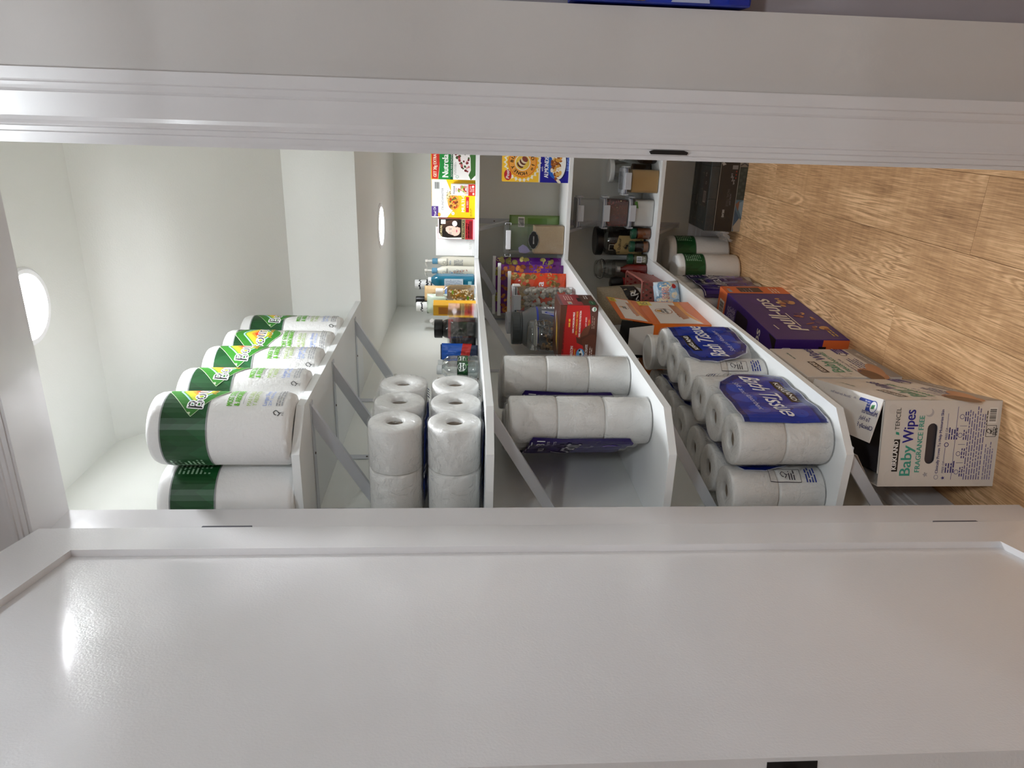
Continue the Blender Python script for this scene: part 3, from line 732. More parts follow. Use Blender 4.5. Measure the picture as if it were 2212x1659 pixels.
# right top flap lies almost flat, its front corner sagging open; left flap stands half up
def plate(pts, th, m, par, name):
    b = bmesh.new(); a = [b.verts.new(p) for p in pts]; nn = (Vector(pts[1])-Vector(pts[0])).cross(Vector(pts[-1])-Vector(pts[0])).normalized()*th
    c = [b.verts.new(Vector(p)+nn) for p in pts]; n = len(a)
    b.faces.new(a[::-1]); b.faces.new(c)
    for i in range(n): b.faces.new((a[i], a[(i+1) % n], c[(i+1) % n], c[i]))
    return obj(name, b, m, par)
fa = (W/2, -D_/2+.004, H); fb = (W/2, D_/2, H); fc = (W/2-.098, D_/2-.004, H+.03); fd = (W/2-.102, -D_/2+.004, H+.026)
rf = plate([fa, fb, fc, fd], .0024, M('#e4e0dc', .45, bump=(9, .1, .004)), t, 'top_flap')
U = (Vector(fd)-Vector(fa)).normalized(); V = (Vector(fb)-Vector(fa)).normalized()
p = Print()   # printed upside down seen from the door: frame turned so letters stand towards the back wall
p.rrect(.010, .026, .037, .092, .006, '#1f3c9c', 2); p.ell(.024, .028, .015, .014, '#f2f2f2', 2.4); p.ring(.024, .028, .013, .015, '#1f3c9c', 2.6); p.poly([(.018, .022), (.028, .024), (.030, .036), (.020, .034)], '#3d8f55', 3)
for k, s_ in enumerate(('made with', 'Naturally Derived', 'Ingredients*')): p.t(s_, .016+.006*k, .044, .0042, '#f1f1f4', w=.036 if k else .022, rot=PI/2, l=3)
for k, s_ in enumerate(('Moisturize Skin', 'To Help', 'Clinically Proven')): p.t(s_, .044+.017*k, .004 if k != 1 else .022, .0105, '#2c2a70', rot=PI/2, l=3, bold=.0003)
p.t('Parabens or Phthalates', .050, .13, .006, '#2c2a70', rot=PI/2, l=3); p.t('Ultra-soft, plant-based fibers', .020, .13, .006, '#2c2a70', rot=PI/2, l=3); p.star(.052, .115, .006, '#2c2a70', 2); p.ell(.02, .112, .007, .007, '#c3bfc6', 2)
p.bars(.012, .285, .062, .322, 2, vert=False, bg=None); p.star(.02, .262, .005, '#9a969c', 2)
p.build('flap_print', rf, flat(Vector(fa)+U.cross(V)*0, U, V) if U.cross(V).z > 0 else (lambda u, v, o, A=Vector(fa), U=U, V=V, Nn=V.cross(U): A+U*u+V*v+Nn*(o+.0026)), base=.0004)
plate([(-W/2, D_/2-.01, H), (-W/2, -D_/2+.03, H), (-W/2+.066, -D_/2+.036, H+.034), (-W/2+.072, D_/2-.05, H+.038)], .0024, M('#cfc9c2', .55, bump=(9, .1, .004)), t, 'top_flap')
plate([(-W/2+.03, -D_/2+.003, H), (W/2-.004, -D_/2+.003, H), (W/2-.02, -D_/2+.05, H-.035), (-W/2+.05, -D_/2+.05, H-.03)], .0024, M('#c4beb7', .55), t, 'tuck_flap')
wipes_face(Print(), W, H).build('front_print', t, flat((-W/2, -D_/2, 0), (1, 0, 0), (0, 0, 1)))
sideframe = lambda w, d_, h: flat((w/2, -d_/2, 0), (0, 1, 0), (0, 0, 1))
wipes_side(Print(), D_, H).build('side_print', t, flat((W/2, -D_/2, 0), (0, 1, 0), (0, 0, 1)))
# second carton
t = thing('wipes_carton', 'closed baby wipes carton behind the torn one, its long side showing', 'box', (-.7755, 1.975, 0), d(1.0))
carton(t, W, .27, .279, WIPE)
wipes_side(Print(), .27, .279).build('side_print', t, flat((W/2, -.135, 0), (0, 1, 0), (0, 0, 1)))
p = Print(); p.lines(.02, .05, .1, .012, 3, '#6e6a78'); p.build('top_print', t, flat((-W/2, -.135, .279), (1, 0, 0), (0, 1, 0)))

# purple carton of training pants
w_, l_, h_ = .24, .555, .246
t = thing('training_pants_carton', 'purple and orange training pants carton on the floor', 'box', (-.752, 2.432, 0), d(-4.6))
PUR, ORG = '#3a1d74', '#e2713a'
carton(t, w_, l_, h_, [PUR]*6, name='carton', rough=.38)
p = Print(.38)      # right side: u along depth from the near end, v up
p.rect(l_-.085, 0, l_, h_, ORG, 1)
p.rect(l_-.07, .10, l_-.012, .19, '#4a2f33', 2); p.lines(l_-.066, .175, .05, .012, 4, '#d9d2d6', seed=71); p.lines(l_-.07, .22, .05, .016, 1, '#8fb7cf', seed=70, h=.8); p.lines(l_-.075, .06, .06, .012, 3, '#f0d9c9', seed=72)
p.t('pull-ups', .085, .120, .062, '#efe8dc', w=.315, shear=.18, l=3, bold=.0018); p.line([(.12, .112), (.25, .112)], .004, '#efe8dc', 3); p.line([(.09, .2), (.13, .203)], .004, '#efe8dc', 3)
p.lines(.03, .035, .09, .012, 2, '#d4b455', seed=73)
R = random.Random(9)
for k in range(26):
    p.ell(.09+R.random()*.34, .03+R.random()*.06, .006+R.random()*.016, .005+R.random()*.010, R.choice(('#c8955e', '#a8684d', '#6d4650', '#d8c08c', '#8d4a3c', '#54306a')), 2+k*.02, n=12, rot=R.random()*3)
for k in range(6): p.ell(.12+.05*k, .13+.02*(k % 3), .03, .02, '#42237f', 1.2)
p.build('side_print', t, flat((w_/2, -l_/2, 0), (0, 1, 0), (0, 0, 1)))
p = Print(.38)      # top: u from left to right, v from near to far
p.rect(0, l_-.085, w_, l_, ORG, 1); p.bars(.10, l_-.07, .20, l_-.02, 2, bg='#e6dfd6', vert=True)
p.lines(.06, l_-.115, .15, .009, 9, '#c9bedb', seed=75, rag=.1)
p.rrect(.06, .24, .215, .355, .012, '#191026', 2)
for k, s_ in enumerate(('BIG KID', 'training', 'tools')): p.t(s_, .075, .33-.026*k, .015, '#efe9f4', w=.08, l=3, bold=.0004)
p.t('plus', .12, .185, .022, '#a8cfe0', shear=.1, l=3, bold=.001); p.t('pull ups', .03, .125, .042, '#efe8dc', w=.19, l=3, bold=.0016)
p.poly([(w_-.002, .0), (w_-.002, .06), (w_-.05, .0)], '#0e0a12', 2)
p.build('top_print', t, flat((-w_/2, -l_/2, h_), (1, 0, 0), (0, 1, 0)))
p = Print(.38)      # near end
p.rect(.135, .0, w_-.002, .088, ORG, 1); p.t('4T', .155, .03, .038, '#f3eee8', w=.05, l=3, bold=.001); p.rect(.205, .075, .215, .1, '#0e0a12', 2); p.lines(.15, .015, .06, .009, 1, '#f3e4d8', seed=78)
p.rrect(.12, .19, .21, .225, .008, '#e9e2f0', 2); p.rrect(.122, .192, .208, .223, .007, PUR, 2.4); p.t('800', .14, .198, .018, '#efe9f4', l=3)
for k in range(5): p.ell(.04+.035*k, .10+.02*(k % 2), .016, .016, '#431f86', 1)
p.build('end_print', t, flat((-w_/2, -l_/2, 0), (1, 0, 0), (0, 0, 1)))

# black shrink-wrapped pack of facial tissue boxes on its side
w_, d_, h_ = .42, .245, .163
t = thing('facial_tissue_pack', 'shrink-wrapped pack of black facial tissue boxes on the floor by the back wall', 'tissues', (-.264, 3.34, 0), d(0))
pan = [('#1b2328', '#15171a')]
def tissue(name, lo, hi, c): return obj(name, box(lo, hi, .0012), M(c, .4, var=.1, vs=20), t)
n3 = w_/3
for k, c in enumerate(('#56788c', '#343f3c', '#8d8478')):
    o = tissue('tissue_box', (-w_/2+n3*k+.0004, -d_/2, .0), (-w_/2+n3*(k+1)-.0004, d_/2-.004, .036), c)
    p = Print(.4); x0 = -w_/2+n3*k; R = random.Random(k)
    if k == 0:
        p.poly([(x0, 0), (x0+.05, 0), (x0+.07, .02), (x0+.03, .036), (x0, .03)], '#b9ad9c', 1.); p.poly([(x0+.02, .036), (x0+.06, .01), (x0+.10, .036)], '#3c5a75', 2); p.poly([(x0+.06, .0), (x0+.12, .03), (x0+.138, .0)], '#8aa3b5', 2); p.poly([(x0+.09, .02), (x0+.12, .036), (x0+.138, .018)], '#8a5f4c', 2.4)
    elif k == 1:
        for q in range(9): p.ell(x0+.012+q*.0145, .012+.014*(q % 2), .006, .007, '#434f49', 1, n=10)
    else:
        for q in range(6): p.line([(x0+.005+q*.023, 0), (x0+.028+q*.023, .036)], .005, '#4a4a4c', 1); p.line([(x0+.028+q*.023, 0), (x0+.005+q*.023, .036)], .005, '#4a4a4c', 1.2)
    p.build('box_print', o, flat((0, -d_/2, 0), (1, 0, 0), (0, 0, 1)))
for k in range(3):
    o = tissue('tissue_box', (-w_/2+n3*k+.0004, -d_/2, .037), (-w_/2+n3*(k+1)-.0004, d_/2-.004, h_-.0405), '#141417')
for k in range(3):
    o = tissue('tissue_box', (-w_/2+n3*k+.0004, -d_/2+.004, h_-.0395), (-w_/2+n3*(k+1)-.0004, d_/2-.004, h_), '#333b3d')
    p = Print(.4)
    for q in range(2):
        for r in range(4):
            cx, cy = -w_/2+n3*k+.035+.07*q, -d_/2+.03+.06*r
            p.line([(cx, cy), (cx, cy+.032)], .0011, '#8d8a7a', 1); p.line([(cx, cy), (cx-.033, cy-.017)], .0011, '#8d8a7a', 1); p.line([(cx, cy), (cx+.033, cy-.017)], .0011, '#8d8a7a', 1); p.ell(cx, cy, .002, .002, '#c0a25a', 2, n=8)
    p.build('box_print', o, flat((0, 0, h_), (1, 0, 0), (0, 1, 0)))
p = Print(.3); f = lambda x, z: (-w_/2+x, z)      # printed upside down
p.rect(-w_/2+.004, .0375, w_/2-.004, h_-.042, '#15151a', 1); p.line([f(.0, h_-.041), f(w_, h_-.041)], .0018, '#b9b6ad', 2); p.line([f(0, .037), f(w_, .037)], .0018, '#b9b6ad', 2)
def ud(s_, x, z, h, c, w=None, al='l'): p.t(s_, -w_/2+x, z, h, c, w=w, rot=PI, l=3, al=al)
p.rect(*f(.068, .058), *f(.092, .1), '#0a0a0c', 2)
ud('KIRKLAND', .095, .092, .010, '#efece6', w=.033, al='l'); p.rect(*f(.055, .074), *f(.099, .096), '#26262a', 1.6)
ud('FACIAL TISSUE', .185, .080, .011, '#5c5a5c', w=.075); ud('ULTRA SOFT', .165, .066, .006, '#8a8890', w=.05)
for k in range(3): ud(('Soft', 'Strong', '3-Ply')[k], .225+.014*k, .06+.006*k, .007, '#c9c6c8', w=.02); p.rect(*f(.23+.014*k, .048), *f(.236+.014*k, .053), '#a8342c', 3)
ud('3-PLY', .345, .068, .014, '#dedbd6', w=.036); ud('84', .345, .05, .014, '#8a8a8c', w=.024); ud('12', .33, .098, .02, '#b09a55', w=.022); p.rect(*f(.302, .092), *f(.337, .122), '#2c2a22', 1.6)
p.rect(*f(.27, .045), *f(.287, .07), '#8e8c8c', 2); p.poly([f(.29, .10), f(.30, .112), f(.296, .12), f(.284, .114)], '#bdbab6', 2)
p.build('front_print', t, flat((0, -d_/2, 0), (1, 0, 0), (0, 0, 1)))
p = Print(.4); p.bars(-.09, -d_/2+.035, -.04, -d_/2+.07, 2, bg='#a89a90', vert=False); p.rect(-.105, -d_/2+.02, .05, -d_/2+.085, '#33292a', 1); p.t('10', .025, -d_/2+.05, .014, '#cfcac2', l=3); p.ring(-.004, -d_/2+.05, .005, .007, '#bdb5ad', 2)
p.rect(-.14, .02, .16, .06, '#0b0b0d', 1.5); p.lines(-.11, .03, .06, .012, 1, '#a9a59c', seed=62); p.build('top_print', t, flat((0, 0, h_), (1, 0, 0), (0, 1, 0)), base=.0008)
bm = box((-w_/2-.002, -d_/2-.002, .0005), (w_/2+.002, d_/2-.001, h_+.002), .004)
bmesh.ops.subdivide_edges(bm, edges=bm.edges[:], cuts=3, use_grid_fill=True)
for v in bm.verts: v.co += Vector((0, 1, 1))*mnoise.noise(v.co*25)*.0012
obj('clear_wrap', bm, TIGHT, t, True, 1.0)
bm = bmesh.new()      # loose tail of the wrap at its left end
N_ = 10; G = [[bm.verts.new((-w_/2-.002-.048*i/N_, -.07+.13*(j/N_-.5)*(1-.35*i/N_)+.012*mnoise.noise(Vector((i*.6, j*.5, 1))), .055+.05*math.sin(j/N_*PI)*(1-.3*i/N_)-.035*(i/N_)**1.5+.014*mnoise.noise(Vector((i*.7, j*.6, 4))))) for j in range(N_+1)] for i in range(N_+1)]
for i in range(N_):
    for j in range(N_): bm.faces.new((G[i][j], G[i+1][j], G[i+1][j+1], G[i][j+1]))
obj('wrap_tail', bm, film('tail', gloss=.9, rough=.12, scale=30, milk=.25), t, True)

# ================================================================== clear containers, jars, bags
CLEAR = film('box_plastic', tint=(.95, .965, .975), gloss=.9, rough=.12, scale=3, strength=.05, base=.04, edge=.45, milk=.05)
GLASS = film('jar_glass', tint=(.93, .95, .95), gloss=.95, rough=.03, scale=4, strength=.05, base=.05, edge=.75)
PET = film('bottle_plastic', tint=(.93, .95, .95), gloss=.95, rough=.05, scale=18, strength=.35, base=.08, edge=.7)
MILKY = film('lid_plastic', tint=(.93, .95, .99), gloss=.8, rough=.25, scale=3, strength=.05, base=.05, edge=.4, milk=.55)
SEAL = M('#3a4264', .5); BLK = M('#0d0d0e', .35); WHT = M('#ececea', .35)
def rbox(lo, hi, r, seg=3):
    bm = box(lo, hi); bmesh.ops.bevel(bm, geom=[e for e in bm.edges if abs((e.verts[0].co-e.verts[1].co).z) > 1e-5], offset=r, segments=seg, affect='EDGES', profile=.5)
    return bm
def shell(w, dd, h, r, name, par, m=None):
    bm = rbox((-w/2, -dd/2, .001), (w/2, dd/2, h), r)
    top_ = [f for f in bm.faces if f.normal.z > .9]; bmesh.ops.delete(bm, geom=top_, context='FACES_ONLY')
    return obj(name, bm, m or CLEAR, par, True, .7)
def grains(w, dd, z0, z1, r, m, par, name, rad=.012):
    bm = rbox((-w/2, -dd/2, z0), (w/2, dd/2, z1), rad, 3)
    return obj(name, bm, m, par, True, .7)
def pebbles(bm, pts, r, R, stretch=(1, 1, 1), seg=1, mi=None):
    for p in pts:
        M4 = Matrix.Translation(p) @ Euler((R.uniform(0, 6), R.uniform(0, 6), R.uniform(0, 6))).to_matrix().to_4x4() @ Matrix.Diagonal((*stretch, 1))
        g = bmesh.ops.create_icosphere(bm, subdivisions=seg, radius=r*R.uniform(.85, 1.12), matrix=M4)
        k = 0 if mi is None else mi(R)
        for v in g['verts']:
            for f in v.link_faces: f.material_index = k; f.smooth = True
def clip_lid(w, dd, z, par, r=.012):
    """clear lid with dark seal line and four snap tabs"""
    lid = obj('lid', rbox((-w/2-.004, -dd/2-.004, z), (w/2+.004, dd/2+.004, z+.014), r), MILKY, par, True, .7)
    obj('lid_panel', rbox((-w/2+.012, -dd/2+.012, z+.0141), (w/2-.012, dd/2-.012, z+.0165), r*.6), CLEAR, lid, True, .7)
    obj('seal', rbox((-w/2-.0046, -dd/2-.0046, z+.004), (w/2+.0046, dd/2+.0046, z+.0065), r), SEAL, lid, True, .7)
    for sx, sy in ((0, -1), (0, 1), (1, 0), (-1, 0)):
        a, b = (.036, .004) if sx == 0 else (.004, .03)
        cx, cy = sx*(w/2+.0085), sy*(dd/2+.0085)
        obj('snap_tab', box((cx-a, cy-b, z-.016), (cx+a, cy+b, z+.0125), .0025), MILKY, lid)
    return lid
# ---- stack of three on the lowest back shelf
sx, sy = -.408, 3.29; cw, cd, chh = .119, .105, .1
labs = ('clear snap-lid container of white flour, bottom of the stack', 'clear snap-lid container of red peanuts, middle of the stack', 'empty clear snap-lid container, top of the stack')
for k in range(3):
    t = thing('food_container', labs[k], 'container', (sx-.003*k, sy+.002*k, T4+.0005+.1168*k), d(2), 'stacked snap-lid containers')
    shell(cw, cd, chh, .014, 'body', t)
    if k == 0:
        grains(cw-.004, cd-.004, .002, .083, .0, M('#e9e6e0', .9), t, 'flour')
        p = Print(); p.poly([(.022, .072), (.052, .078), (.050, .092), (.024, .086)], '#4d7a33', 1); p.build('sticker', t, front(cw, cd, chh))
    if k == 1:
        grains(cw-.006, cd-.006, .002, .082, .012, M('#5b2f2c', .6), t, 'peanut_core'); R = random.Random(2); bm = bmesh.new()
        pts = [Vector((R.uniform(-cw/2+.008, cw/2-.008), -cd/2+.006+R.uniform(0, .004), R.uniform(.006, .092))) for _ in range(150)]
        pts += [Vector((R.choice((-1, 1))*(cw/2-.006), R.uniform(-cd/2+.008, cd/2-.008), R.uniform(.006, .092))) for _ in range(90)]
        pebbles(bm, pts, .0048, R, (1.35, 1, 1), 1, lambda R: 1 if R.random() < .05 else 0)
        o = obj('peanuts', bm, [M('#86403a', .5, var=.25, vs=60), M('#d9bf92', .6)], t); o['kind'] = 'stuff'
    clip_lid(cw, cd, chh, t)
# ---- couscous container in front, jars behind it
t = thing('food_container', 'clear snap-lid container of golden couscous at the right of the lowest back shelf', 'container', (-.268, 3.262, T4+.0005), d(3))
shell(.1, .115, .14, .012, 'body', t)
grains(.096, .111, .002, .118, .012, M('#c79a4e', .85, bump=(900, .9, .002), var=.25, vs=700), t, 'couscous')
clip_lid(.1, .115, .14, t)
p = Print(); p.line([(-.02, -.02), (-.02, .02), (.02, .02), (.02, -.02), (-.02, -.02)], .0012, '#8d9094', 1); p.build('lid_emboss', t, top(.1, .115, .1568))
def round_jar(name, label, loc, r, h, fill, fillh, m, lid_m, pebble=None, lidr=1.04, cat='jar', lidh=.02, grp=None):
    t = thing(name, label, cat, loc, 0, grp)
    obj('jar_glass', lathe([(r*.9, .0), (r, .008), (r, h*.84), (r*.9, h*.92), (r*.84, h)], 32), GLASS, t, True, .9)
    if fill: obj(fill, lathe([(0, .004), (r*.93, .005), (r*.96, .012), (r*.96, fillh), (0, fillh)], 28), m, t, True, .6)
    obj('lid', lathe([(0, h), (r*lidr*.98, h), (r*lidr, h+.003), (r*lidr, h+lidh-.003), (r*lidr*.95, h+lidh), (0, h+lidh)], 32), lid_m, t, True, .6)
    return t
t = round_jar('food_jar', 'tall clear jar of brown lentils with a white lid behind the couscous', (-.236, 3.395, T4+.0005), .052, .17, 'lentils', .075, M('#6d4a2a', .8, bump=(500, .9, .003), var=.4, vs=350), WHT)
t = round_jar('food_jar', 'clear jar of dark grain with a white lid half hidden by the door jamb', (-.152, 3.30, T4+.0005), .045, .145, 'grain', .06, M('#4a2d22', .8, bump=(500, .9, .003), var=.4, vs=350), WHT, lidr=.75)
# ---- big cookie jar with kraft label and black lid
t = thing('storage_jar', 'large dark glass jar with black lid and kraft paper label', 'jar', (-.556, 3.395, T4+.0005))
jr = .068
obj('jar_glass', lathe([(jr*.9, 0), (jr, .01), (jr, .165), (jr*.93, .182), (jr*.78, .19), (jr*.78, .2)], 40), GLASS, t, True, .9)
obj('dried_fruit', lathe([(0, .004), (jr*.95, .006), (jr*.965, .014), (jr*.965, .155), (0, .158)], 32), M('#33241a', .7, bump=(150, 1., .01), var=.6, vs=90), t, True, .6)
obj('lid', lathe([(0, .198), (jr*.98, .198), (jr*1.0, .202), (jr*1.0, .226), (jr*.93, .232), (0, .232)], 40), BLK, t, True, .6)
p = Print(.7); p.poly([(-.058, .012), (.045, .012), (.045, .128), (.012, .138), (.002, .15), (-.016, .15), (-.026, .138), (-.058, .128)], '#b79c68', 1)
p.t('St. Dalfour', -.006, .118, .013, '#2b2116', w=.078, al='c', l=3, bold=.0004); p.ell(-.006, .09, .018, .013, '#8f7a4e', 2); p.ell(-.012, .092, .006, .006, '#2b2116', 2.5); p.ell(-.002, .088, .006, .006, '#2b2116', 2.5); p.line([(-.012, .098), (-.004, .108)], .0016, '#2b2116', 2.6)
p.t('Choice Italian', -.006, .062, .0085, '#2b2116', w=.06, al='c', l=3); p.t('Prunes', -.006, .049, .0085, '#2b2116', al='c', l=3); p.lines(-.04, .03, .07, .007, 2, '#4d3d26', seed=81); p.line([(-.05, .02), (.035, .02)], .001, '#4d3d26', 2)
p.line([(-.026, .15), (-.026, .172), (.002, .172), (.002, .15)], .0018, '#d8d3c6', 2)
p.build('kraft_label', t, cylmap(jr, 0, d(-8)), cut=.012)
# ---- three spice jars
for k, (x, y, c, lab) in enumerate(((-.500, 3.268, '#9a5320', 'small spice jar of orange powder, green lid, beside the flour container'), (-.561, 3.276, '#171210', 'small spice jar half full of orange spice, middle of the three green lids'), (-.622, 3.288, '#7c744f', 'small spice jar of olive herbs with a white barcode sticker'))):
    t = thing('spice_jar', lab, 'spice jar', (x, y, T4+.0005), 0, 'green-lidded spice jars'); r = .0255
    obj('jar_glass', lathe([(r*.9, 0), (r, .004), (r, .06), (r*.86, .066), (r*.86, .07)], 28), GLASS, t, True, .9)
    obj('spice', lathe([(0, .003), (r*.95, .004), (r*.965, .008), (r*.965, .061), (0, .061)], 24), M(c, .85, bump=(300, .6, .002), var=.2, vs=120), t, True, .6)
    if k == 1: obj('spice_layer', lathe([(r*.97, .006), (r*.975, .007), (r*.975, .026), (r*.97, .028)], 24), M('#a1602c', .85), t, True)
    obj('lid', lathe([(0, .068), (r*.97, .068), (r*.99, .07), (r*.99, .086), (r*.92, .089), (0, .089)], 28), M('#1c4a36', .3), t, True, .6)
    p = Print(); p.ring(0, 0, .006, .010, '#9fb5a6', 1); p.build('lid_print', t, flat((0, 0, .0892), (1, 0, 0), (0, 1, 0)))
    if k == 2:
        p = Print(); p.bars(-.018, .028, .012, .052, 2, bg='#e8e8ea'); p.lines(-.016, .022, .03, .005, 3, '#d9d8c8', seed=82); p.build('sticker', t, cylmap(r, 0, d(14)), cut=.006)
# ---- bail jar, red grinder and red bottle further left
def bail_jar(label, loc, r, h, rz=0.):
    t = thing('bail_jar', label, 'jar', loc, rz)
    obj('jar_glass', lathe([(r*.88, 0), (r, .008), (r, h*.72), (r*.9, h*.8), (r*.86, h*.84)], 36), GLASS, t, True, .9)
    obj('glass_lid', lathe([(r*.92, h*.86), (r*.96, h*.88), (r*.93, h*.94), (r*.8, h*.98), (r*.3, h), (0, h)], 36), GLASS, t, True, .9)
    obj('gasket', lathe([(r*.86, h*.838), (r*.95, h*.842), (r*.95, h*.858), (r*.86, h*.862)], 32), M('#c9c6bd', .6), t, True)
    b = bmesh.new(); WR = .0016
    ring = [(r*.93*math.cos(a), r*.93*math.sin(a), h*.8) for a in [2*PI*i/24 for i in range(25)]]; tube(b, ring, WR, 6)
    for s in (-1, 1): tube(b, [(r*.95*s, 0, h*.8), (r*1.06*s, -.006, h*.86), (r*.9*s, -.012, h*.93), (r*.55*s, -.014, h*.965)], WR, 6)
    tube(b, [(-.012, -r*.95, h*.8), (-.016, -r*1.12, h*.73), (.016, -r*1.12, h*.73), (.012, -r*.95, h*.8)], WR, 6); tube(b, [(-.012, -r*.98, h*.8), (-.010, -r*1.1, h*.87), (.010, -r*1.1, h*.87), (.012, -r*.98, h*.8)], WR, 6)
    obj('wire_clamp', b, M('#9a9a9c', .25, metal=1.), t, True)
    return t
t = bail_jar('clear wire-clamp jar of pale sugar in the corner behind the pink basket', (-.690, 3.392, T4+.0005), .045, .225)
obj('sugar', lathe([(0, .004), (.042, .006), (.0435, .014), (.0435, .13), (0, .132)], 28), M('#9d968c', .9, bump=(400, .5, .002)), t, True, .6)
t = thing('hand_blender', 'small red and black kitchen gadget standing behind the pink basket', 'gadget', (-.722, 3.225, T4+.0005), d(12))
obj('body', lathe([(0, 0), (.026, .002), (.028, .02), (.024, .09), (.026, .12), (0, .122)], 24), M('#9a1c1f', .3), t, True, .7)
obj('cap', lathe([(0, .122), (.03, .123), (.032, .15), (.026, .175), (0, .182)], 24), BLK, t, True, .7)
t = thing('sauce_bottle', 'red sauce bottle standing behind the pink basket', 'bottle', (-.668, 3.275, T4+.0005))
obj('bottle', lathe([(0, 0), (.024, .002), (.026, .01), (.026, .09), (.012, .115), (.011, .125)], 24), M('#6b1915', .15, coat=.6), t, True, .7); obj('cap', lathe([(0, .124), (.013, .124), (.013, .139), (0, .14)], 20), M('#b9b6b2', .4), t, True, .6)

# ---- pink lattice basket with a rice bag in it
t = thing('lattice_basket', 'dusty pink plastic lattice basket holding the rice bag', 'basket', (-.735, 3.005, T4+.0005), d(4))
PINK = M('#a8625a', .5, var=.06)
BW, BD, BH, tp = .19, .30, .118, .83
def bpt(side, u, v):
    k = tp+(1-tp)*v; x, y = BW/2*k, BD/2*k
    return {'f': (x*u, -y, BH*v), 'b': (x*u, y, BH*v), 'l': (-x, y*u, BH*v), 'r': (x, y*u, BH*v)}[side]
floor_bm = bmesh.new(); bx(floor_bm, (-BW/2*tp, -BD/2*tp, 0), (BW/2*tp, BD/2*tp, .003)); obj('base', floor_bm, PINK, t)
for s in 'fblr':
    bm = bmesh.new(); n = 7 if s in 'fb' else 11; m = 5 if s in 'fb' else 0
    def strip(a, b, w, dep=.003):
        A, B = Vector(a), Vector(b); dr = (B-A).normalized(); nn = {'f': Vector((0, -1, 0)), 'b': Vector((0, 1, 0)), 'l': Vector((-1, 0, 0)), 'r': Vector((1, 0, 0))}[s]; sd = dr.cross(nn).normalized()*w/2
        q = [A+sd, A-sd, B-sd, B+sd]; vs = [bm.verts.new(x-nn*dep) for x in q]+[bm.verts.new(x) for x in q]
        for f in ((0, 1, 2, 3), (7, 6, 5, 4), (0, 4, 5, 1), (1, 5, 6, 2), (2, 6, 7, 3), (3, 7, 4, 0)): bm.faces.new([vs[i] for i in f])
    if s in 'fb':     # diamond lattice
        for k in range(-6, 9):
            for sg in (1, -1):
                u0, u1 = -1+.25*k, -1+.25*k+.9
                a, b, va, vb = u0, u1, 0., 1.
                if a < -1: va = (-1-a)/(b-a); a = -1
                if b > 1: vb = va+(1-va)*(1-a)/(b-a) if b != a else 1; b = 1
                if a >= 1 or b <= -1 or va >= vb: continue
                strip(bpt(s, a*sg, va), bpt(s, b*sg, vb), .0105)
    else:             # woven upright ribs with horizontal bands
        for k in range(n): strip(bpt(s, -1+2*k/(n-1), 0), bpt(s, -1+2*k/(n-1), 1), .02 if k % 2 else .022)
        for k in range(6): strip(bpt(s, -1, .08+.17*k), bpt(s, 1, .08+.17*k), .006, .0045)
    obj('lattice_side' if s in 'fb' else 'ribbed_side', bm, PINK, t)
bm = bmesh.new(); c4 = [bpt('f', -1, 1), bpt('f', 1, 1), bpt('b', 1, 1), bpt('b', -1, 1)]
rim = []
for i in range(4):
    A, B = Vector(c4[i]), Vector(c4[(i+1) % 4])
    rim += [tuple(A.lerp(B, q)) for q in (.04, .5, .96)]
tube(bm, rim+[rim[0], rim[1]], .0045, 8); obj('rim', bm, PINK, t, True)

def pouch(name, label, loc, w, h, dep, cols, prints=(), rz=0., tilt=0., lean=0., rough=.28, seal=.02, seed=1, cat='bag', wr=.004, group=None, bodyname='pouch', topw=1., matl=None):
    """sealed bag: cushion with flat seals at both ends; prints follow the front"""
    t = thing(name, label, cat, loc, rz, group); t.rotation_euler = (tilt, lean, rz)
    def bulge(u, v):      # u,v in -.5...5
        a = max(0., 1-(2*u)**2)**.55; b = max(0., 1-abs(2*v)**3)**.6
        return dep/2*a*b+wr*mnoise.noise(Vector((u*5, v*6, seed)))*a*b*1.6
    def wid(v): return 1-(1-topw)*max(0, v+.5)
    bm = bmesh.new(); n, m = 18, 20; gr = {}
    for s in (-1, 1):
        for i in range(n+1):
            for j in range(m+1):
                u, v = i/n-.5, j/m-.5
                if s == 1 and (i in (0, n) or j in (0, m)): gr[s, i, j] = gr[-1, i, j]; continue
                gr[s, i, j] = bm.verts.new((u*w*wid(v), s*bulge(u, v), (v+.5)*h))
    for s in (-1, 1):
        for i in range(n):
            for j in range(m):
                q = [gr[s, i, j], gr[s, i+1, j], gr[s, i+1, j+1], gr[s, i, j+1]]
                try: bm.faces.new(q if s < 0 else q[::-1])
                except ValueError: pass
    obj(bodyname, bm, matl or M(cols, rough, coat=.3, bump=(30, .25, .004)), t, True)
    for p, nm, s in prints:
        p.build(nm, t, (lambda u, v, o, s=s: Vector((-s*u*wid(v/h-.5), s*(bulge(min(.5, max(-.5, u/w)), min(.5, max(-.5, v/h-.5)))+o+.0006), v))), cut=w/14, cutv=h/14, base=.0008)
    return t
def specks(p, x0, y0, x1, y1, n, r, cols, seed=1, l=2, st=1.6, inside=None):
    R = random.Random(seed)
    for k in range(n):
        x, y = R.uniform(x0, x1), R.uniform(y0, y1)
        if inside and not inside(x, y): continue
        q = r*R.uniform(.7, 1.3); p.ell(x, y, q*st, q, R.choice(cols), l+k*.004, n=8, rot=R.uniform(0, 3.1))
    return p
RICE = M('#b3a68c', .35, coat=.5, bump=(230, 1., .006), var=.25, vs=160)
p = Print(.3); p.poly([(-.03, .10), (.075, .13), (.08, .19), (-.03, .165)], '#1b1817', 1); p.poly([(-.03, .062), (.055, .082), (.07, .124), (-.022, .104)], '#e9e7e2', 2)
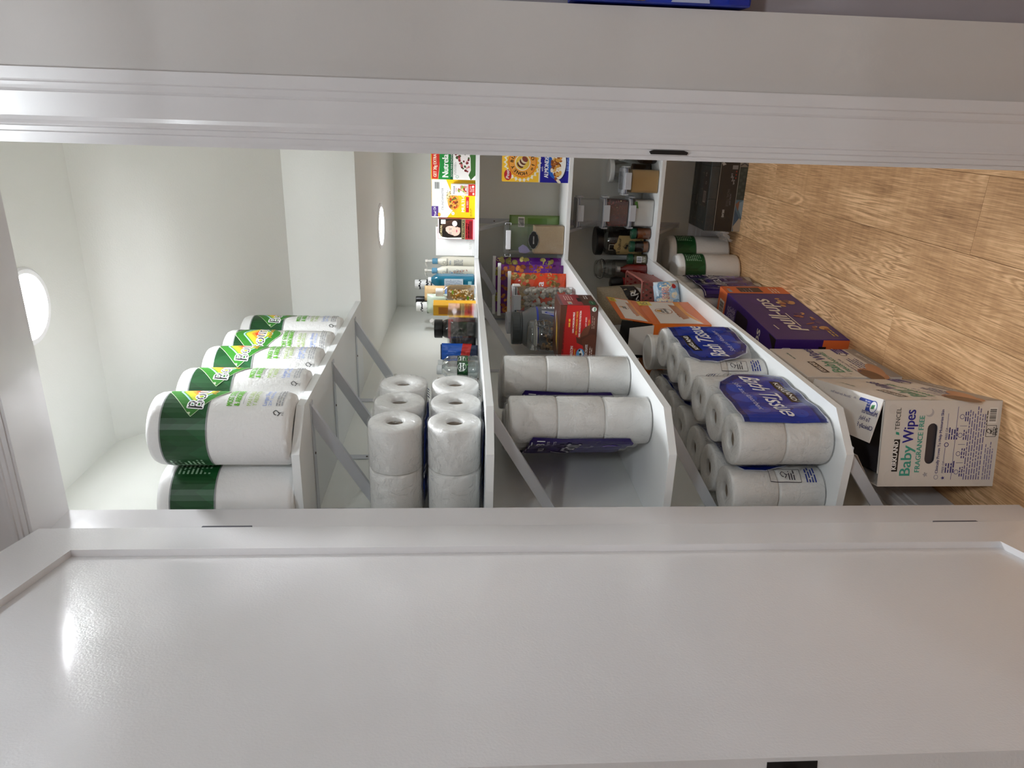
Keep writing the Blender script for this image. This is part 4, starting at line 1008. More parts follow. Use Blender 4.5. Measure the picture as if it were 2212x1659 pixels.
p.t('KKR', -.012, .118, .030, '#ecebe6', w=.075, rot=.24, l=3, bold=.001); p.t('NIDA', -.012, .071, .024, '#161514', w=.066, rot=.24, l=3, bold=.001); p.rect(-.02, .036, .03, .052, '#dedbd2', 2); p.lines(-.018, .04, .045, .01, 1, '#232220', seed=85)
pouch('rice_bag', 'plump clear bag of rice sagging out of the pink basket', (-.74, 2.955, T4+.006), .165, .285, .145, '#b3a68c', [(p, 'bag_print', -1)], rz=d(14), tilt=d(8), lean=d(-5), seed=4, matl=RICE, wr=.012)
p = Print(.3); p.rect(-.05, .0, .05, .1, '#b9cede', 1); specks(p, -.045, .01, .045, .1, 16, .012, ['#8fb4d1', '#dfe6ea', '#7aa2c4', '#e9dcc0'], 3)
p.out('STAR', .0, .045, .026, '#f3e9e4', '#b04a44', .0016, w=.05, al='c', l=6); p.ell(.03, .022, .012, .008, '#b3262b', 5); p.poly([(-.05, .085), (-.02, .105), (-.05, .115)], '#b8973f', 4)
pouch('snack_bag', 'small pale blue snack bag in front of the pink basket', (-.655, 2.722, T4+.0012), .135, .098, .06, '#cfd6da', [(p, 'bag_print', -1)], rz=d(42), tilt=d(-10), seed=7)

# ---- open orange carton, flap folded up
BX_, BDp, BHt = .118, .285, .205
t = thing('baking_soda_carton', 'orange baking soda carton with its lid flap standing open', 'box', (-.717, 2.474, T4+.0005), d(-1.5))
OR_ = '#de6e1f'
bm = bmesh.new(); q = .002
bx(bm, (BX_/2-q, -BDp/2, 0), (BX_/2, BDp/2, BHt)); bx(bm, (-BX_/2, -BDp/2, 0), (-BX_/2+q, BDp/2, BHt)); bx(bm, (-BX_/2+q, -BDp/2, 0), (BX_/2-q, -BDp/2+q, BHt)); bx(bm, (-BX_/2+q, BDp/2-q, 0), (BX_/2-q, BDp/2, BHt)); bx(bm, (-BX_/2+q, -BDp/2+q, 0), (BX_/2-q, BDp/2-q, q))
obj('carton', bm, M(OR_, .32), t)
obj('inner_lining', box((-BX_/2+q+.0004, -BDp/2+q+.0004, q), (BX_/2-q-.0004, BDp/2-q-.0004, .02)), M('#1c1512', .8), t)  # near-black block stands in for shade inside the open carton
def soda(p, w, h):
    p.poly([(w*.03, h*.12), (w*.97, h*.30), (w*.97, h*.80), (w*.03, h*.86)], '#e9e1d8', 1); p.poly([(w*.03, h*.12), (w*.5, h*.36), (w*.97, h*.30), (w*.97, h*.20), (w*.5, h*.22)], '#f0a13c', 1.5)
    p.rect(w*.80, h*.74, w*.99, h*.98, '#e6cf3c', 2); p.t('15', w*.84, h*.80, h*.13, '#2a2318', w=w*.1, l=3, bold=.0006)
    p.ell(w*.55, h*.62, h*.17, h*.155, '#b8642c', 2); p.ell(w*.55, h*.62, h*.155, h*.14, '#efe8df', 2.4); p.ell(w*.56, h*.70, h*.06, h*.05, '#d59a2c', 2.8)
    p.t('ARM &', w*.55, h*.62, h*.055, '#2a1c14', al='c', l=4, bold=.0004); p.t('HAMMER', w*.55, h*.55, h*.055, '#2a1c14', al='c', l=4, bold=.0004)
    p.poly([(w*.2, h*.40), (w*.85, h*.44), (w*.8, h*.30), (w*.25, h*.27)], '#c98a62', 2.2); p.lines(w*.3, h*.41, w*.5, h*.05, 2, '#a0522a', seed=88)
    return p
soda(Print(.3), BDp, BHt).build('side_print', t, flat((BX_/2, -BDp/2, 0), (0, 1, 0), (0, 0, 1)))
hx = BX_/2; fl_ = plate([(hx, -BDp/2, BHt), (hx, BDp/2, BHt), (hx+.016, BDp/2-.004, BHt+.112), (hx+.016, -BDp/2+.004, BHt+.112)], .0018, M(OR_, .32), t, 'lid_flap')
U = Vector((0, 1, 0)); V = Vector((.016, 0, .112)).normalized(); Nn = U.cross(V)
soda(Print(.3), BDp-.01, .112).build('flap_print', fl_, lambda u, v, o: Vector((hx, -BDp/2+.005, BHt))+U*u+V*v+Nn*(o+.002), base=.0004)
plate([(-BX_/2+.004, -BDp/2-.0005, BHt-.004), (BX_/2-.004, -BDp/2-.0005, BHt-.004), (BX_/2-.012, -BDp/2-.010, BHt+.082), (-BX_/2+.012, -BDp/2-.010, BHt+.082)], .0016, M('#d9d6d2', .6), t, 'end_flap')
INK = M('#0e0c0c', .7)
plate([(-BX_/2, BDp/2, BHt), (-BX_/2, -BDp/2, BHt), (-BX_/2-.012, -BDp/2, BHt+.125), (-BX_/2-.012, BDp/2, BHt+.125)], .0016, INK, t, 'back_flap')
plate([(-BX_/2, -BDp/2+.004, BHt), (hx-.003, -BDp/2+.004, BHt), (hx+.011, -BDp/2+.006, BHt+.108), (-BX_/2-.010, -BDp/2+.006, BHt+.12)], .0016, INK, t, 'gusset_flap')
t = thing('orange_carton', 'small plain orange carton against the wall beside the white canister', 'box', (-.855, 2.40, T4+.0005), d(6)); carton(t, .075, .10, .21, '#d97a2a')
# ---- white canisters
def canister(label, loc, r, h, sticker):
    t = thing('white_canister', label, 'canister', loc)
    obj('tub', lathe([(r*.92, 0), (r*.95, .003), (r, h-.012)], 40), M('#dedcd6', .35), t, True, .8)
    obj('lid', lathe([(r*1.005, h-.016), (r*1.04, h-.014), (r*1.04, h-.003), (r*1.0, h), (r*.93, h-.001), (r*.92, h-.004), (0, h-.004)], 40), M('#e4e3e0', .3), t, True, .6)
    if sticker:
        p = Print(); p.rect(-.035, h*.42, .035, h*.62, '#b9c48b', 1); p.line([(-.03, h*.6), (.03, h*.6)], .002, '#2e3a1c', 2)
        for k in range(3):
            x = -.022+.022*k; p.ell(x, h*.5, .009, .006, '#3f4f24', 2); p.ell(x, h*.5, .006, .003, '#8ea357', 2.5)
        p.build('sticker', t, cylmap(lambda v: r*(.95+.05*v/h)+.0005, 0, d(92)), cut=.01)
    return t
canister('white lidded tub with a green leaf sticker behind the bath tissue', (-.738, 2.256, T4+.0005), .058, .237, True)
canister('smaller white lidded tub against the wall beside the bath tissue packs', (-.852, 2.262, T4+.0005), .046, .205, False)

# ================================================================== middle back and side shelf
# ---- cereal box
w_, d_, h_ = .195, .062, .286
t = thing('cereal_box', 'yellow and blue honey oat cereal box on the middle back shelf', 'box', (-.279+w_/2, 3.192+d_/2, T3+.0005))
carton(t, w_, d_, h_, '#eaa62a', rough=.35)
p = Print(.35); sp = .129
p.rect(0, sp, w_, h_, '#f3c234', 1); p.rect(0, sp-.006, w_, sp, '#efe6d2', 1.5); p.rect(0, 0, w_, sp-.006, '#17168e', 1); p.ell(.10, .055, .085, .045, '#1f5fc0', 1.6)
cx, cz = .080, .200
p.star(cx, cz, .082, '#f1e9d6', 2, n=26, ri=.86); p.star(cx, cz, .072, '#f0b52a', 2.2, n=24, ri=.90)
p.ell(cx, cz, .0605, .0605, '#e0701f', 2.6, n=40); p.ell(cx, cz, .057, .057, '#f0a544', 2.8, n=40); p.ell(cx, cz, .033, .033, '#f3ead9', 3, n=36); p.ell(cx, cz, .030, .030, '#e9c24a', 3.2, n=36)
for k in range(5): p.ell(cx-.010+.006*k, cz+.010-.005*k, .016-.0005*k, .010, ('#5e2f20', '#e7d3b2', '#5e2f20', '#e7d3b2', '#8b4433')[k], 3.4+.2*k, rot=.9)
def arc(txt, r, a0, step, h, col, inward=False):
    a = a0
    for ch in txt:
        if ch != ' ':
            vs, fs, tw = text_mesh(ch); aw = tw*h/.7/r
            m_ = a-step*.5 if not inward else a+step*.5
            if inward: p.t(ch, cx+(r+h)*math.cos(m_), cz+(r+h)*math.sin(m_), h, col, rot=m_+PI/2, l=5, al='c', bold=.0007)
            else: p.t(ch, cx+r*math.cos(m_), cz+r*math.sin(m_), h, col, rot=m_-PI/2, l=5, al='c', bold=.0007)
        a += step*.62 if ch == ' ' and inward else (-step*.62 if ch == ' ' else (step if inward else -step))
arc('HONEY BUNCHES', .039, d(208), d(20.5), .014, '#14100c')
arc('of OATS', .039, d(228), d(21), .014, '#14100c', True)
p.ell(.028, .262, .022, .016, '#b4202a', 3, rot=.1); p.t('Post', .013, .256, .014, '#f3efe9', shear=.15, l=4, bold=.0005)
p.ell(.128, .142, .025, .022, '#efe9df', 3); p.ell(.128, .142, .023, .020, '#4d8a3a', 3.4)
p.t('with', .046, .111, .008, '#efeef6', l=4); p.t('ALMONDS', .020, .088, .018, '#f3f2f8', w=.086, l=4, bold=.0008)
p.ell(.080, .044, .066, .031, '#f1efe9', 3); p.ell(.080, .032, .064, .024, '#0e1560', 2.9)
specks(p, .02, .036, .14, .074, 60, .0062, ['#d99a3c', '#b86a2a', '#8a4a22', '#efe3cc', '#e3b464'], 5, 3.5, 1.5, lambda x, y: ((x-.080)/.062)**2+((y-.05)/.028)**2 < 1)
p.ell(.014, .052, .011, .006, '#8c4426', 4, rot=.9); p.ell(.006, .042, .012, .006, '#f0e4d2', 4.2, rot=.9); p.lines(.05, .006, .12, .006, 2, '#8fb0e6', seed=90)
p.build('front_print', t, flat((-w_/2, -d_/2, 0), (1, 0, 0), (0, 0, 1)))
# ---- rice container with black label, green bag behind
t = thing('food_container', 'tall clear snap-lid container of rice with a black label on the middle back shelf', 'container', (-.534, 3.262, T3+.0005), d(4))
cw, cd, chh = .128, .105, .252
shell(cw, cd, chh, .012, 'body', t); grains(cw-.004, cd-.004, .002, .132, .012, M('#c2a57c', .85, bump=(420, 1., .003), var=.22, vs=330), t, 'rice')
lid = obj('lid', rbox((-cw/2-.004, -cd/2-.004, chh), (cw/2+.004, cd/2+.004, chh+.014), .012), CLEAR, t, True, .7)
obj('snap_tab', box((-.042, -cd/2-.013, chh-.012), (.042, -cd/2-.007, chh+.010), .002), M('#dcdde2', .35), lid)
bm = bmesh.new()
for s in (-1, 1): tube(bm, [(s*cw/2, -cd/2-.004, chh-.012), (s*(cw/2+.009), -cd/2-.004, chh-.012), (s*(cw/2+.009), -cd/2-.004, chh+.012), (s*cw/2, -cd/2-.004, chh+.013)], .0022, 6)
obj('hinge_loops', bm, MILKY, lid, True)
p = Print(.5); L_ = [(-.038, 0), (-.034, .009), (-.026, .012), (-.022, .017), (0, .022), (.022, .017), (.026, .012), (.034, .009), (.038, 0), (.034, -.009), (.026, -.012), (.022, -.017), (0, -.022), (-.022, -.017), (-.026, -.012), (-.034, -.009)]
p.poly([(x*1.06, .138+y*1.08) for x, y in L_], '#6f7270', 1); p.poly([(x, .138+y) for x, y in L_], '#0b0b0c', 1.5); p.t('BIRIYANI', 0, .1345, .006, '#cfcdc8', al='c', l=3)
p.build('black_label', t, front(cw, cd, chh))
p = Print(.4); p.poly([(-.05, .15), (-.03, .165), (-.02, .185), (-.035, .205), (-.056, .2), (-.06, .17)], '#8f86ad', 1); p.build('inner_card', t, flat((0, -cd/2+.004, 0), (1, 0, 0), (0, 0, 1)))
p = Print(.3); p.bars(.03, .165, .075, .195, 2); p.rect(-.07, .06, .07, .15, '#5f8a3c', 1)
pouch('snack_bag', 'green snack bag standing behind the rice container', (-.530, 3.405, T3+.001), .165, .235, .055, '#7fa05a', [(p, 'bag_print', -1)], rz=d(3), seed=15)
# ---- chocolate milk carton
w_, d_, h_ = .2, .155, .128
t = thing('milk_carton_box', 'red and brown chocolate milk multipack on the middle side shelf', 'box', (-.6935, 2.3795, T3+.0005), d(.6))
BRN = '#5b3324'; carton(t, w_, d_, h_, BRN, rough=.3)
p = Print(.3)
p.poly([(0, 0), (0, .118), (w_, .105), (w_, .03), (.14, .022), (.10, .038), (.085, .058), (.092, .07), (.07, .066), (.06, .045), (.03, .03)], '#c3211f', 1)
p.poly([(0, .03), (.08, .05), (.1, .02), (.1, 0), (0, 0)], '#6a3a28', 1.5); p.poly([(.085, .062), (.12, .045), (.14, .02), (.10, .03)], '#77442f', 2)
for k, (s_, c, zz) in enumerate((('100% HORIZON MILK', '#f3ece6', .078), ('100% HORIZON TASTE', '#efb33c', .067), ('100% HORIZON NUTRITION', '#f3ece6', .056))): p.t(s_, .105-.007*k, zz, .0062, c, w=.072+.009*k, l=3, bold=.0003)
p.lines(.125, .092, .028, .008, 1, '#efb33c', seed=92, h=.7, rag=.0); p.t('KEY RISER', .128, .036, .0055, '#f3ece6', w=.032, l=3); p.lines(.13, .028, .03, .005, 1, '#efb33c', seed=93)
p.ell(.187, .014, .008, .008, '#eef0ec', 2.5); p.rect(.181, .010, .193, .014, '#3f8a57', 3); p.lines(.12, .016, .05, .006, 2, '#a38474', seed=94); p.lines(.03, .110, .13, .007, 1, '#7e1c1c', seed=95, h=.7)
p.t('HORIZON', .008, .078, .009, '#f3ece6', w=.05, l=3, bold=.0004); p.t('ORGANIC', .010, .069, .006, '#efc13c', w=.04, l=3); p.ell(.030, .052, .02, .014, '#5f9fd0', 2.5); p.poly([(.014, .048), (.042, .058), (.045, .048), (.03, .042)], '#f2f0ec', 3); p.ell(.028, .051, .006, .004, '#1d1b1b', 3.4); p.ell(.043, .055, .004, .003, '#1d1b1b', 3.4)
p.t('CHOCOLATE', .012, .028, .0085, '#f3ece6', w=.052, l=3, bold=.0004); p.lines(.015, .018, .045, .006, 2, '#f0dfd2', seed=96)
p.build('front_print', t, flat((-w_/2, -d_/2, 0), (1, 0, 0), (0, 0, 1)))
p = Print(.3); p.rect(.0, .05, d_, .118, '#a82832', 1); p.rect(.0, .118, d_, h_, '#6b3140', 1); p.rect(.05, .048, .105, .062, '#0d0a0a', 2); p.ell(.035, .016, .03, .011, '#256a40', 2); p.lines(.02, .014, .03, .008, 1, '#dfe8df', seed=97, rag=0); p.rect(.012, .085, .05, .1, '#d9c0a0', 2); p.rect(.015, .088, .03, .097, '#7aa6c9', 2.5); p.lines(.07, .1, .07, .008, 4, '#f0c9c4', seed=98); p.lines(.09, .03, .05, .008, 2, '#e6d8d0', seed=99)
p.build('side_print', t, flat((w_/2, -d_/2, 0), (0, 1, 0), (0, 0, 1)))
p = Print(.3); p.poly([(.03, .03), (.11, .05), (.15, .08), (.06, .07)], '#efc13c', 1); p.poly([(.10, .09), (.16, .1), (.14, .115)], '#e9e2da', 1.5); p.build('top_print', t, flat((-w_/2, -d_/2, h_), (1, 0, 0), (0, 1, 0)))
# ---- bail jar of hazelnuts, grey tub, puffed-seed container, slim container
t = bail_jar('clear wire-clamp jar of hazelnuts behind the chocolate milk multipack', (-.765, 2.524, T3+.0005), .060, .216, d(60))
R = random.Random(12); bm = bmesh.new()
pts = []
for k in range(240):
    a = R.uniform(0, 2*PI); rr = .060*.86*math.sqrt(R.random()) if R.random() < .3 else .0505
    pts.append(Vector((rr*math.cos(a), rr*math.sin(a), R.uniform(.012, .150))))
pebbles(bm, pts, .0072, R, (1, 1, 1.05), 1, lambda R: R.choice((0, 0, 1, 2, 2)))
obj('hazelnuts', bm, [M('#b98a52', .5, var=.15, vs=60), M('#3a2416', .4), M('#5f3d22', .5)], t)['kind'] = 'stuff'
t = thing('protein_tub', 'grey protein powder tub with a ribbed dark lid on the middle side shelf', 'tub', (-.785, 2.684, T3+.0005)); r = .084
obj('tub', lathe([(r*.93, 0), (r, .008), (r, .165), (r*.96, .19), (r*.80, .212), (r*.72, .219), (r*.72, .228)], 48), M('#6b6e70', .3, var=.02), t, True, .9)
bm = lathe([(0, .222), (.061, .222), (.063, .225), (.063, .229), (.0615, .231), (.063, .233), (.063, .258), (.061, .261), (0, .261)], 72)
for v in bm.verts:
    rr = math.hypot(v.co.x, v.co.y)
    if rr > .0625 and v.co.z > .2325 and round(math.atan2(v.co.y, v.co.x)*36/PI) % 2: v.co.x *= .985; v.co.y *= .985
obj('lid', bm, M('#474c4e', .4), t, True, .4)
p = Print(.3); p.rect(-.12, .012, .12, .165, '#5b5d66', 1); p.rect(-.12, .163, .12, .170, '#2a3db0', 1.5)
p.t('PURE', .07, .06, .024, '#eef0f2', w=.088, rot=PI/2, l=3, bold=.001); p.poly([(-.01, .09), (.02, .14), (.028, .13), (.0, .085)], '#22389f', 2)
for k in range(3): p.line([(.005+.008*k, .085), (.018+.006*k, .15)], .0022, '#e8eaf0', 2.5)
p.lines(-.06, .14, .04, .008, 2, '#c9ccd4', seed=101); p.rect(-.09, .02, -.02, .10, '#1d2a88', 1.5)
p.build('wrap_label', t, cylmap(r, 0, d(48)), cut=.012)
t = thing('food_container', 'clear container of white puffed seeds beside the grey tub', 'container', (-.715, 2.842, T3+.0005), d(6)); shell(.108, .1, .235, .012, 'body', t)
R = random.Random(5); bm = bmesh.new()
pts = [Vector((R.uniform(-.046, .046), R.choice((-.041, -.038, 0, .03)), R.uniform(.012, .2))) for k in range(150)]+[Vector((.044, R.uniform(-.04, .04), R.uniform(.012, .2))) for k in range(50)]
pebbles(bm, pts, .0088, R, (1, 1, 1), 1); obj('puffed_seeds', bm, M('#c9c0b2', .7, var=.1, vs=40), t)['kind'] = 'stuff'
lid = obj('lid', rbox((-.058, -.054, .235), (.058, .054, .252), .012), MILKY, t, True, .7); obj('seal', rbox((-.0585, -.0545, .239), (.0585, .0545, .243), .012), M('#23252b', .5), lid, True, .7)
obj('snap_tab', box((.059, -.03, .22), (.065, .03, .25), .002), WHT, lid); obj('snap_tab', box((-.03, -.062, .22), (.03, -.056, .25), .002), MILKY, lid)
t = thing('food_container', 'slim empty clear container with a white lid against the wall', 'container', (-.812, 2.855, T3+.0005), d(4)); shell(.06, .13, .25, .012, 'body', t)
grains(.05, .11, .003, .14, 0, M('#5d4c42', .6, var=.3, vs=40), t, 'tea_packets'); lid = obj('lid', rbox((-.034, -.069, .25), (.034, .069, .272), .012), MILKY, t, True, .7); obj('snap_tab', box((-.02, -.077, .236), (.02, -.071, .27), .002), MILKY, lid)
# ---- three zip bags of nuts with white clips
def nut_bag(label, x, y, w, h, rz, tilt, bg, cols, band, txt, seed, tag_):
    p = Print(.25); p.rect(-w/2, .0, w/2, h*.12, bg, 1)
    specks(p, -w/2+.01, h*.12, w/2-.008, h*.97, 130, .0085, cols, seed, 1.2, 1.35)
    p.poly([(-w/2, h*.34), (w*.12, h*.30), (w/2, h*.16), (w/2, h*.50), (w*.05, h*.62), (-w/2, h*.56)], band, 3); p.rect(-w/2, h*.93, w/2, h, bg, 3)
    if txt: p.t(txt, w*.12, h*.40, .032, '#efe8ef', l=5, rot=-.06, bold=.001)
    p.ell(w*.28, h*.83, .012, .009, tag_, 4); p.ell(w*.28, h*.83, .006, .005, '#f2efe6', 4.5)
    t = pouch('nut_bag', label, (x, y, T3+.0015), w, h, .05, bg, [(p, 'bag_print', -1)], rz=rz, tilt=tilt, seed=seed, group='clipped bags of nuts')
    obj('bag_clip', box((-w/2-.012, -.006, h-.006), (w/2+.006, .006, h+.010), .003), WHT, t)
    return t
nut_bag('large purple and yellow bag of nuts, rearmost of the clipped bags', -.742, 3.245, .25, .305, d(14), d(-5), '#6b1f78', ['#b8a85c', '#8f8442', '#d2c47a', '#a39a52'], '#5a2382', '', 21, '#2c2a24')
nut_bag('purple bag of brown fried lentils, middle of the clipped bags', -.745, 3.165, .22, .285, d(10), d(-6), '#5c1d68', ['#a85f24', '#8d4a1a', '#c27a34', '#7a3d16'], '#60268a', 'er', 22, '#1f3d2a')
nut_bag('red and tan bag of snack noodles, foremost of the clipped bags', -.735, 3.075, .165, .245, d(8), d(-5), '#d9481f', ['#8f6f38', '#a8854a', '#6f5428', '#bb9a5c'], '#d8421c', 'ia', 23, '#c33a22')

# ================================================================== eye-level back shelf
def box_on(name, label, x0, x1, y0, dd, h, col, z=T2, cat='box', rz=0.):
    t = thing(name, label, cat, ((x0+x1)/2, y0+dd/2, z+.0005), rz); carton(t, x1-x0, dd, h, col, rough=.35); return t, x1-x0
t, w_ = box_on('soya_box', 'green and white soya chunks box at the right end of the eye-level shelf', -.277, -.148, 3.192, .055, .190, '#f0eeea')
p = Print(.35); h_ = .19
p.rect(0, .158, w_, h_, '#e0b53c', 1); p.poly([(.002, .160), (.06, .153), (w_, .153), (w_, h_-.004), (.002, h_-.004)], '#cf3021', 1.5); p.poly([(0, .108), (w_, .108), (w_, .157), (.06, .152), (0, .158)], '#1f8a3c', 1.3); p.rect(0, .096, w_, .108, '#0f5a38', 1.4)
p.t('GET 20g EXTRA', .010, .166, .013, '#f5ead2', w=.092, l=3, bold=.0006); p.t('Nutrela', .010, .116, .026, '#f4f6f0', w=.092, l=3, bold=.0012); p.t('SOYA MINI CHUNKS', .012, .099, .0062, '#e9f0e4', w=.1, l=3)
p.poly([(.0, .02), (.03, .035), (.09, .03), (w_, .012), (w_, .0), (.02, .0)], '#3d6b34', 2); p.poly([(.02, .03), (.045, .05), (.1, .088), (w_, .09), (w_, .035), (.09, .022), (.04, .02)], '#efe9e6', 2.3)
specks(p, .03, .028, w_-.002, .085, 40, .0042, ['#8d2c30', '#6d1f26', '#c66a6a', '#3d5a2c', '#d99a9a'], 8, 3, 1.2, lambda x, y: y < .03+.6*x and y > .02+.0*x); p.lines(.02, .088, .06, .005, 2, '#a9aaa6', seed=110); p.ring(.012, .078, .005, .0062, '#4f9a6a', 3)
p.build('front_print', t, flat((-w_/2, -.0275, 0), (1, 0, 0), (0, 0, 1)))
t, w_ = box_on('cracker_box', 'white and yellow multigrain cracker box on the eye-level shelf', -.441, -.280, 3.222, .06, .189, ['#efc22b', '#9c3440', '#efefec', '#efc22b', '#efc22b', '#efc22b'])
p = Print(.35)
p.poly([(0, 0), (w_, 0), (w_, .13), (w_-.04, .112), (.10, .105), (.035, .118), (0, .128)], '#f0c21f', 1); p.poly([(0, 0), (w_, 0), (w_, .128), (.12, .09), (.055, .1), (0, .12)], '#f3c719', 1.3); p.poly([(0, .122), (.04, .09), (.10, .1), (w_, .126), (w_, .185), (0, .185)], '#efefee', 1.6)
p.t('CRUNCHMASTER', .032, .137, .0085, '#33343a', w=.094, l=3); p.ring(.078, .157, .006, .0068, '#caa27c', 3)
p.rect(.004, .160, .048, .189, '#4a2a78', 2); p.out('Pow! Oil', .007, .168, .011, '#f2f0f6', '#2c1458', .0006, w=.038, l=4, rot=.08); p.ell(.012, .156, .009, .006, '#e0b030', 2.5)
p.ell(.085, .1, .03, .026, '#d9cda0', 2.2); p.ell(.065, .092, .034, .027, '#dfa640', 2.5); specks(p, .04, .075, .09, .11, 40, .0045, ['#c23a22', '#4d7a34', '#e0b050', '#c97f2c', '#7f3e20'], 9, 3, 1.2, lambda x, y: ((x-.065)/.03)**2+((y-.092)/.024)**2 < 1); specks(p, .08, .09, .115, .122, 24, .002, ['#8d7d50', '#6d5f3a', '#efe6c6'], 10, 2.8)
p.t('MULTI-GRAIN', .026, .046, .013, '#f7f2e6', w=.12, l=3, bold=.0008); p.rect(.024, .026, .09, .040, '#c9262b', 2); p.t('6 SEED', .045, .030, .007, '#f4ece2', l=3); p.ell(.018, .096, .007, .007, '#f2efe6', 2.5); p.t('3', .0155, .093, .007, '#22232a', l=3); p.lines(.006, .018, .04, .005, 2, '#8d7412', seed=112); p.bars(.118, .152, .152, .178, 2, vert=False, bg='#d9dcd8')
p.build('front_print', t, flat((-w_/2, -.03, 0), (1, 0, 0), (0, 0, 1)))
t, w_ = box_on('snack_box', 'small white and red organic snack box in front of the cracker box', -.342, -.294, 3.184, .03, .104, '#efeeec')
p = Print(.35); p.rect(0, 0, w_, .030, '#d8382f', 1); p.t('Honest', .006, .088, .0085, '#33353a', w=.034, l=3); p.t('KIDS', .017, .079, .005, '#d8506a', l=3); specks(p, .01, .042, .04, .072, 14, .004, ['#9fae4a', '#c9a23c', '#c23a2c', '#d98a8a', '#e9d8a0'], 11, 2); p.rect(.006, .034, .042, .037, '#d8a0a0', 2); p.lines(.016, .02, .026, .007, 3, '#f3d6d0', seed=114); p.ell(.008, .008, .005, .004, '#f3e6e2', 2); p.ell(.038, .01, .005, .005, '#f3efec', 2)
p.build('front_print', t, flat((-w_/2, -.015, 0), (1, 0, 0), (0, 0, 1)))
t, w_ = box_on('hair_colour_box', 'hair colour box with a dark-haired woman on its front', -.531, -.443, 3.195, .05, .161, ['#d8a0a8', '#efe9ea', '#efe9ea', '#b8323c', '#efe9ea', '#d8c0c4'])
p = Print(.3)
p.poly([(.008, .058), (w_, .058), (w_, .157), (.028, .157), (.010, .145), (.006, .12)], '#1e1511', 1.5); p.poly([(.05, .15), (.075, .14), (w_-.004, .1), (w_-.004, .07), (.07, .09)], '#4a3226', 1.8); p.poly([(.03, .155), (.055, .15), (.075, .11), (.066, .1), (.05, .13)], '#3a271e', 1.9)
p.ell(.036, .098, .021, .033, '#e9bfae', 2.5, rot=-.25); p.poly([(.03, .064), (.05, .064), (.055, .08), (.028, .075)], '#e3b5a2', 2.4); p.poly([(.012, .10), (.018, .128), (.036, .136), (.052, .128), (.036, .127), (.024, .115), (.016, .09)], '#1e1511', 2.9)
for ex in (.0265, .0445): p.ell(ex, .1035, .0042, .0022, '#f3e6e0', 3); p.ell(ex, .1035, .002, .002, '#3a2a22', 3.2); p.line([(ex-.006, .110), (ex+.005, .1115)], .0014, '#3a2620', 3.2); p.line([(ex-.0045, .106), (ex+.0045, .1055)], .001, '#1e1411', 3.3)
p.line([(.0355, .103), (.034, .09), (.0375, .0885)], .0009, '#c58f7c', 3); p.ell(.036, .0795, .0065, .0026, '#c4566a', 3)
p.t('LOREAL', .012, .143, .009, '#c9b98a', w=.05, l=4, bold=.0004); p.rect(.066, .128, .084, .148, '#efecea', 3); p.ell(.068, .088, .012, .011, '#efe7ea', 3); p.lines(.061, .09, .014, .004, 3, '#b98a96', seed=116)
p.rect(0, .042, w_, .058, '#9a9068', 2); p.t('EXCELLENCE', .003, .045, .0105, '#16110c', w=.082, l=3, bold=.0006); p.rect(0, .008, w_*.99, .042, '#b3262f', 2); p.rect(.004, .012, .08, .026, '#7a1620', 2.5); p.lines(.006, .034, .07, .008, 3, '#f0d9da', seed=117); p.rect(0, 0, w_, .008, '#e0a9b4', 2)
p.build('front_print', t, flat((-w_/2, -.025, 0), (1, 0, 0), (0, 0, 1)))
t, w_ = box_on('white_box', 'plain white box standing partly behind the hair colour box', -.616, -.487, 3.258, .05, .173, '#eeeeec'); p = Print(); p.bars(w_-.034, .150, w_-.004, .166, 2, bg=None, vert=False); p.lines(.03, .02, .04, .006, 2, '#c9c9c0', seed=118); p.rect(0, .006, w_, .0075, '#cfcfce', 1); p.build('front_print', t, flat((-w_/2, -.025, 0), (1, 0, 0), (0, 0, 1)))
# ---- pump bottles
def pump(label, x, y, rz):
    t = thing('pump_bottle', label, 'bottle', (x, y, T2+.0005), rz, 'cream lotion pump bottles')
    obj('bottle', lathe([(.021, 0), (.024, .004), (.024, .12), (.021, .145), (.013, .162), (.012, .168)], 28, sx=1., sy=.72), M('#dcd8c8', .35), t, True, .8)
    obj('collar', lathe([(0, .166), (.0135, .166), (.0135, .188), (.011, .19), (0, .19)], 20), M('#5f93b0', .3), t, True, .6)
    b = lathe([(0, .189), (.0055, .189), (.0055, .21), (.008, .211), (.008, .222), (0, .223)], 14); tube(b, [(0, 0, .217), (-.015, 0, .219), (-.028, 0, .214)], .004, 8)
    obj('pump_head', b, M('#d8d5cc', .3), t, True, .6)
    p = Print(.4); p.t('Aveeno', .0, .118, .011, '#3d3f42', w=.036, al='c', l=3); p.t('baby', .0, .106, .008, '#6a86a0', al='c', l=3); p.lines(-.014, .088, .03, .006, 7, '#7d8288', seed=120); p.ring(0, .135, .006, .0075, '#8d8f8c', 2)
    p.build('front_print', t, lambda u, v, o: Vector((u, -.024*.72*math.sqrt(max(0, 1-(u/.025)**2))-o-.0004, v)), cut=.006)
    return t
pump('right one of two cream lotion pump bottles with blue collars', -.6435, 3.265, d(-8)); t = pump('left one of two cream lotion pump bottles, a leaf sprig on its label', -.677, 3.215, d(-14))
p = Print(.4); p.ell(-.004, .10, .007, .005, '#4f86b4', 4); 
for k in range(5): p.ell(.004+.002*k, .09-.014*k, .005, .0022, '#b98d7a', 4, rot=.6*(-1)**k)
p.build('leaf_print', t, lambda u, v, o: Vector((u, -.024*.72*math.sqrt(max(0, 1-(u/.025)**2))-o-.0008, v)))
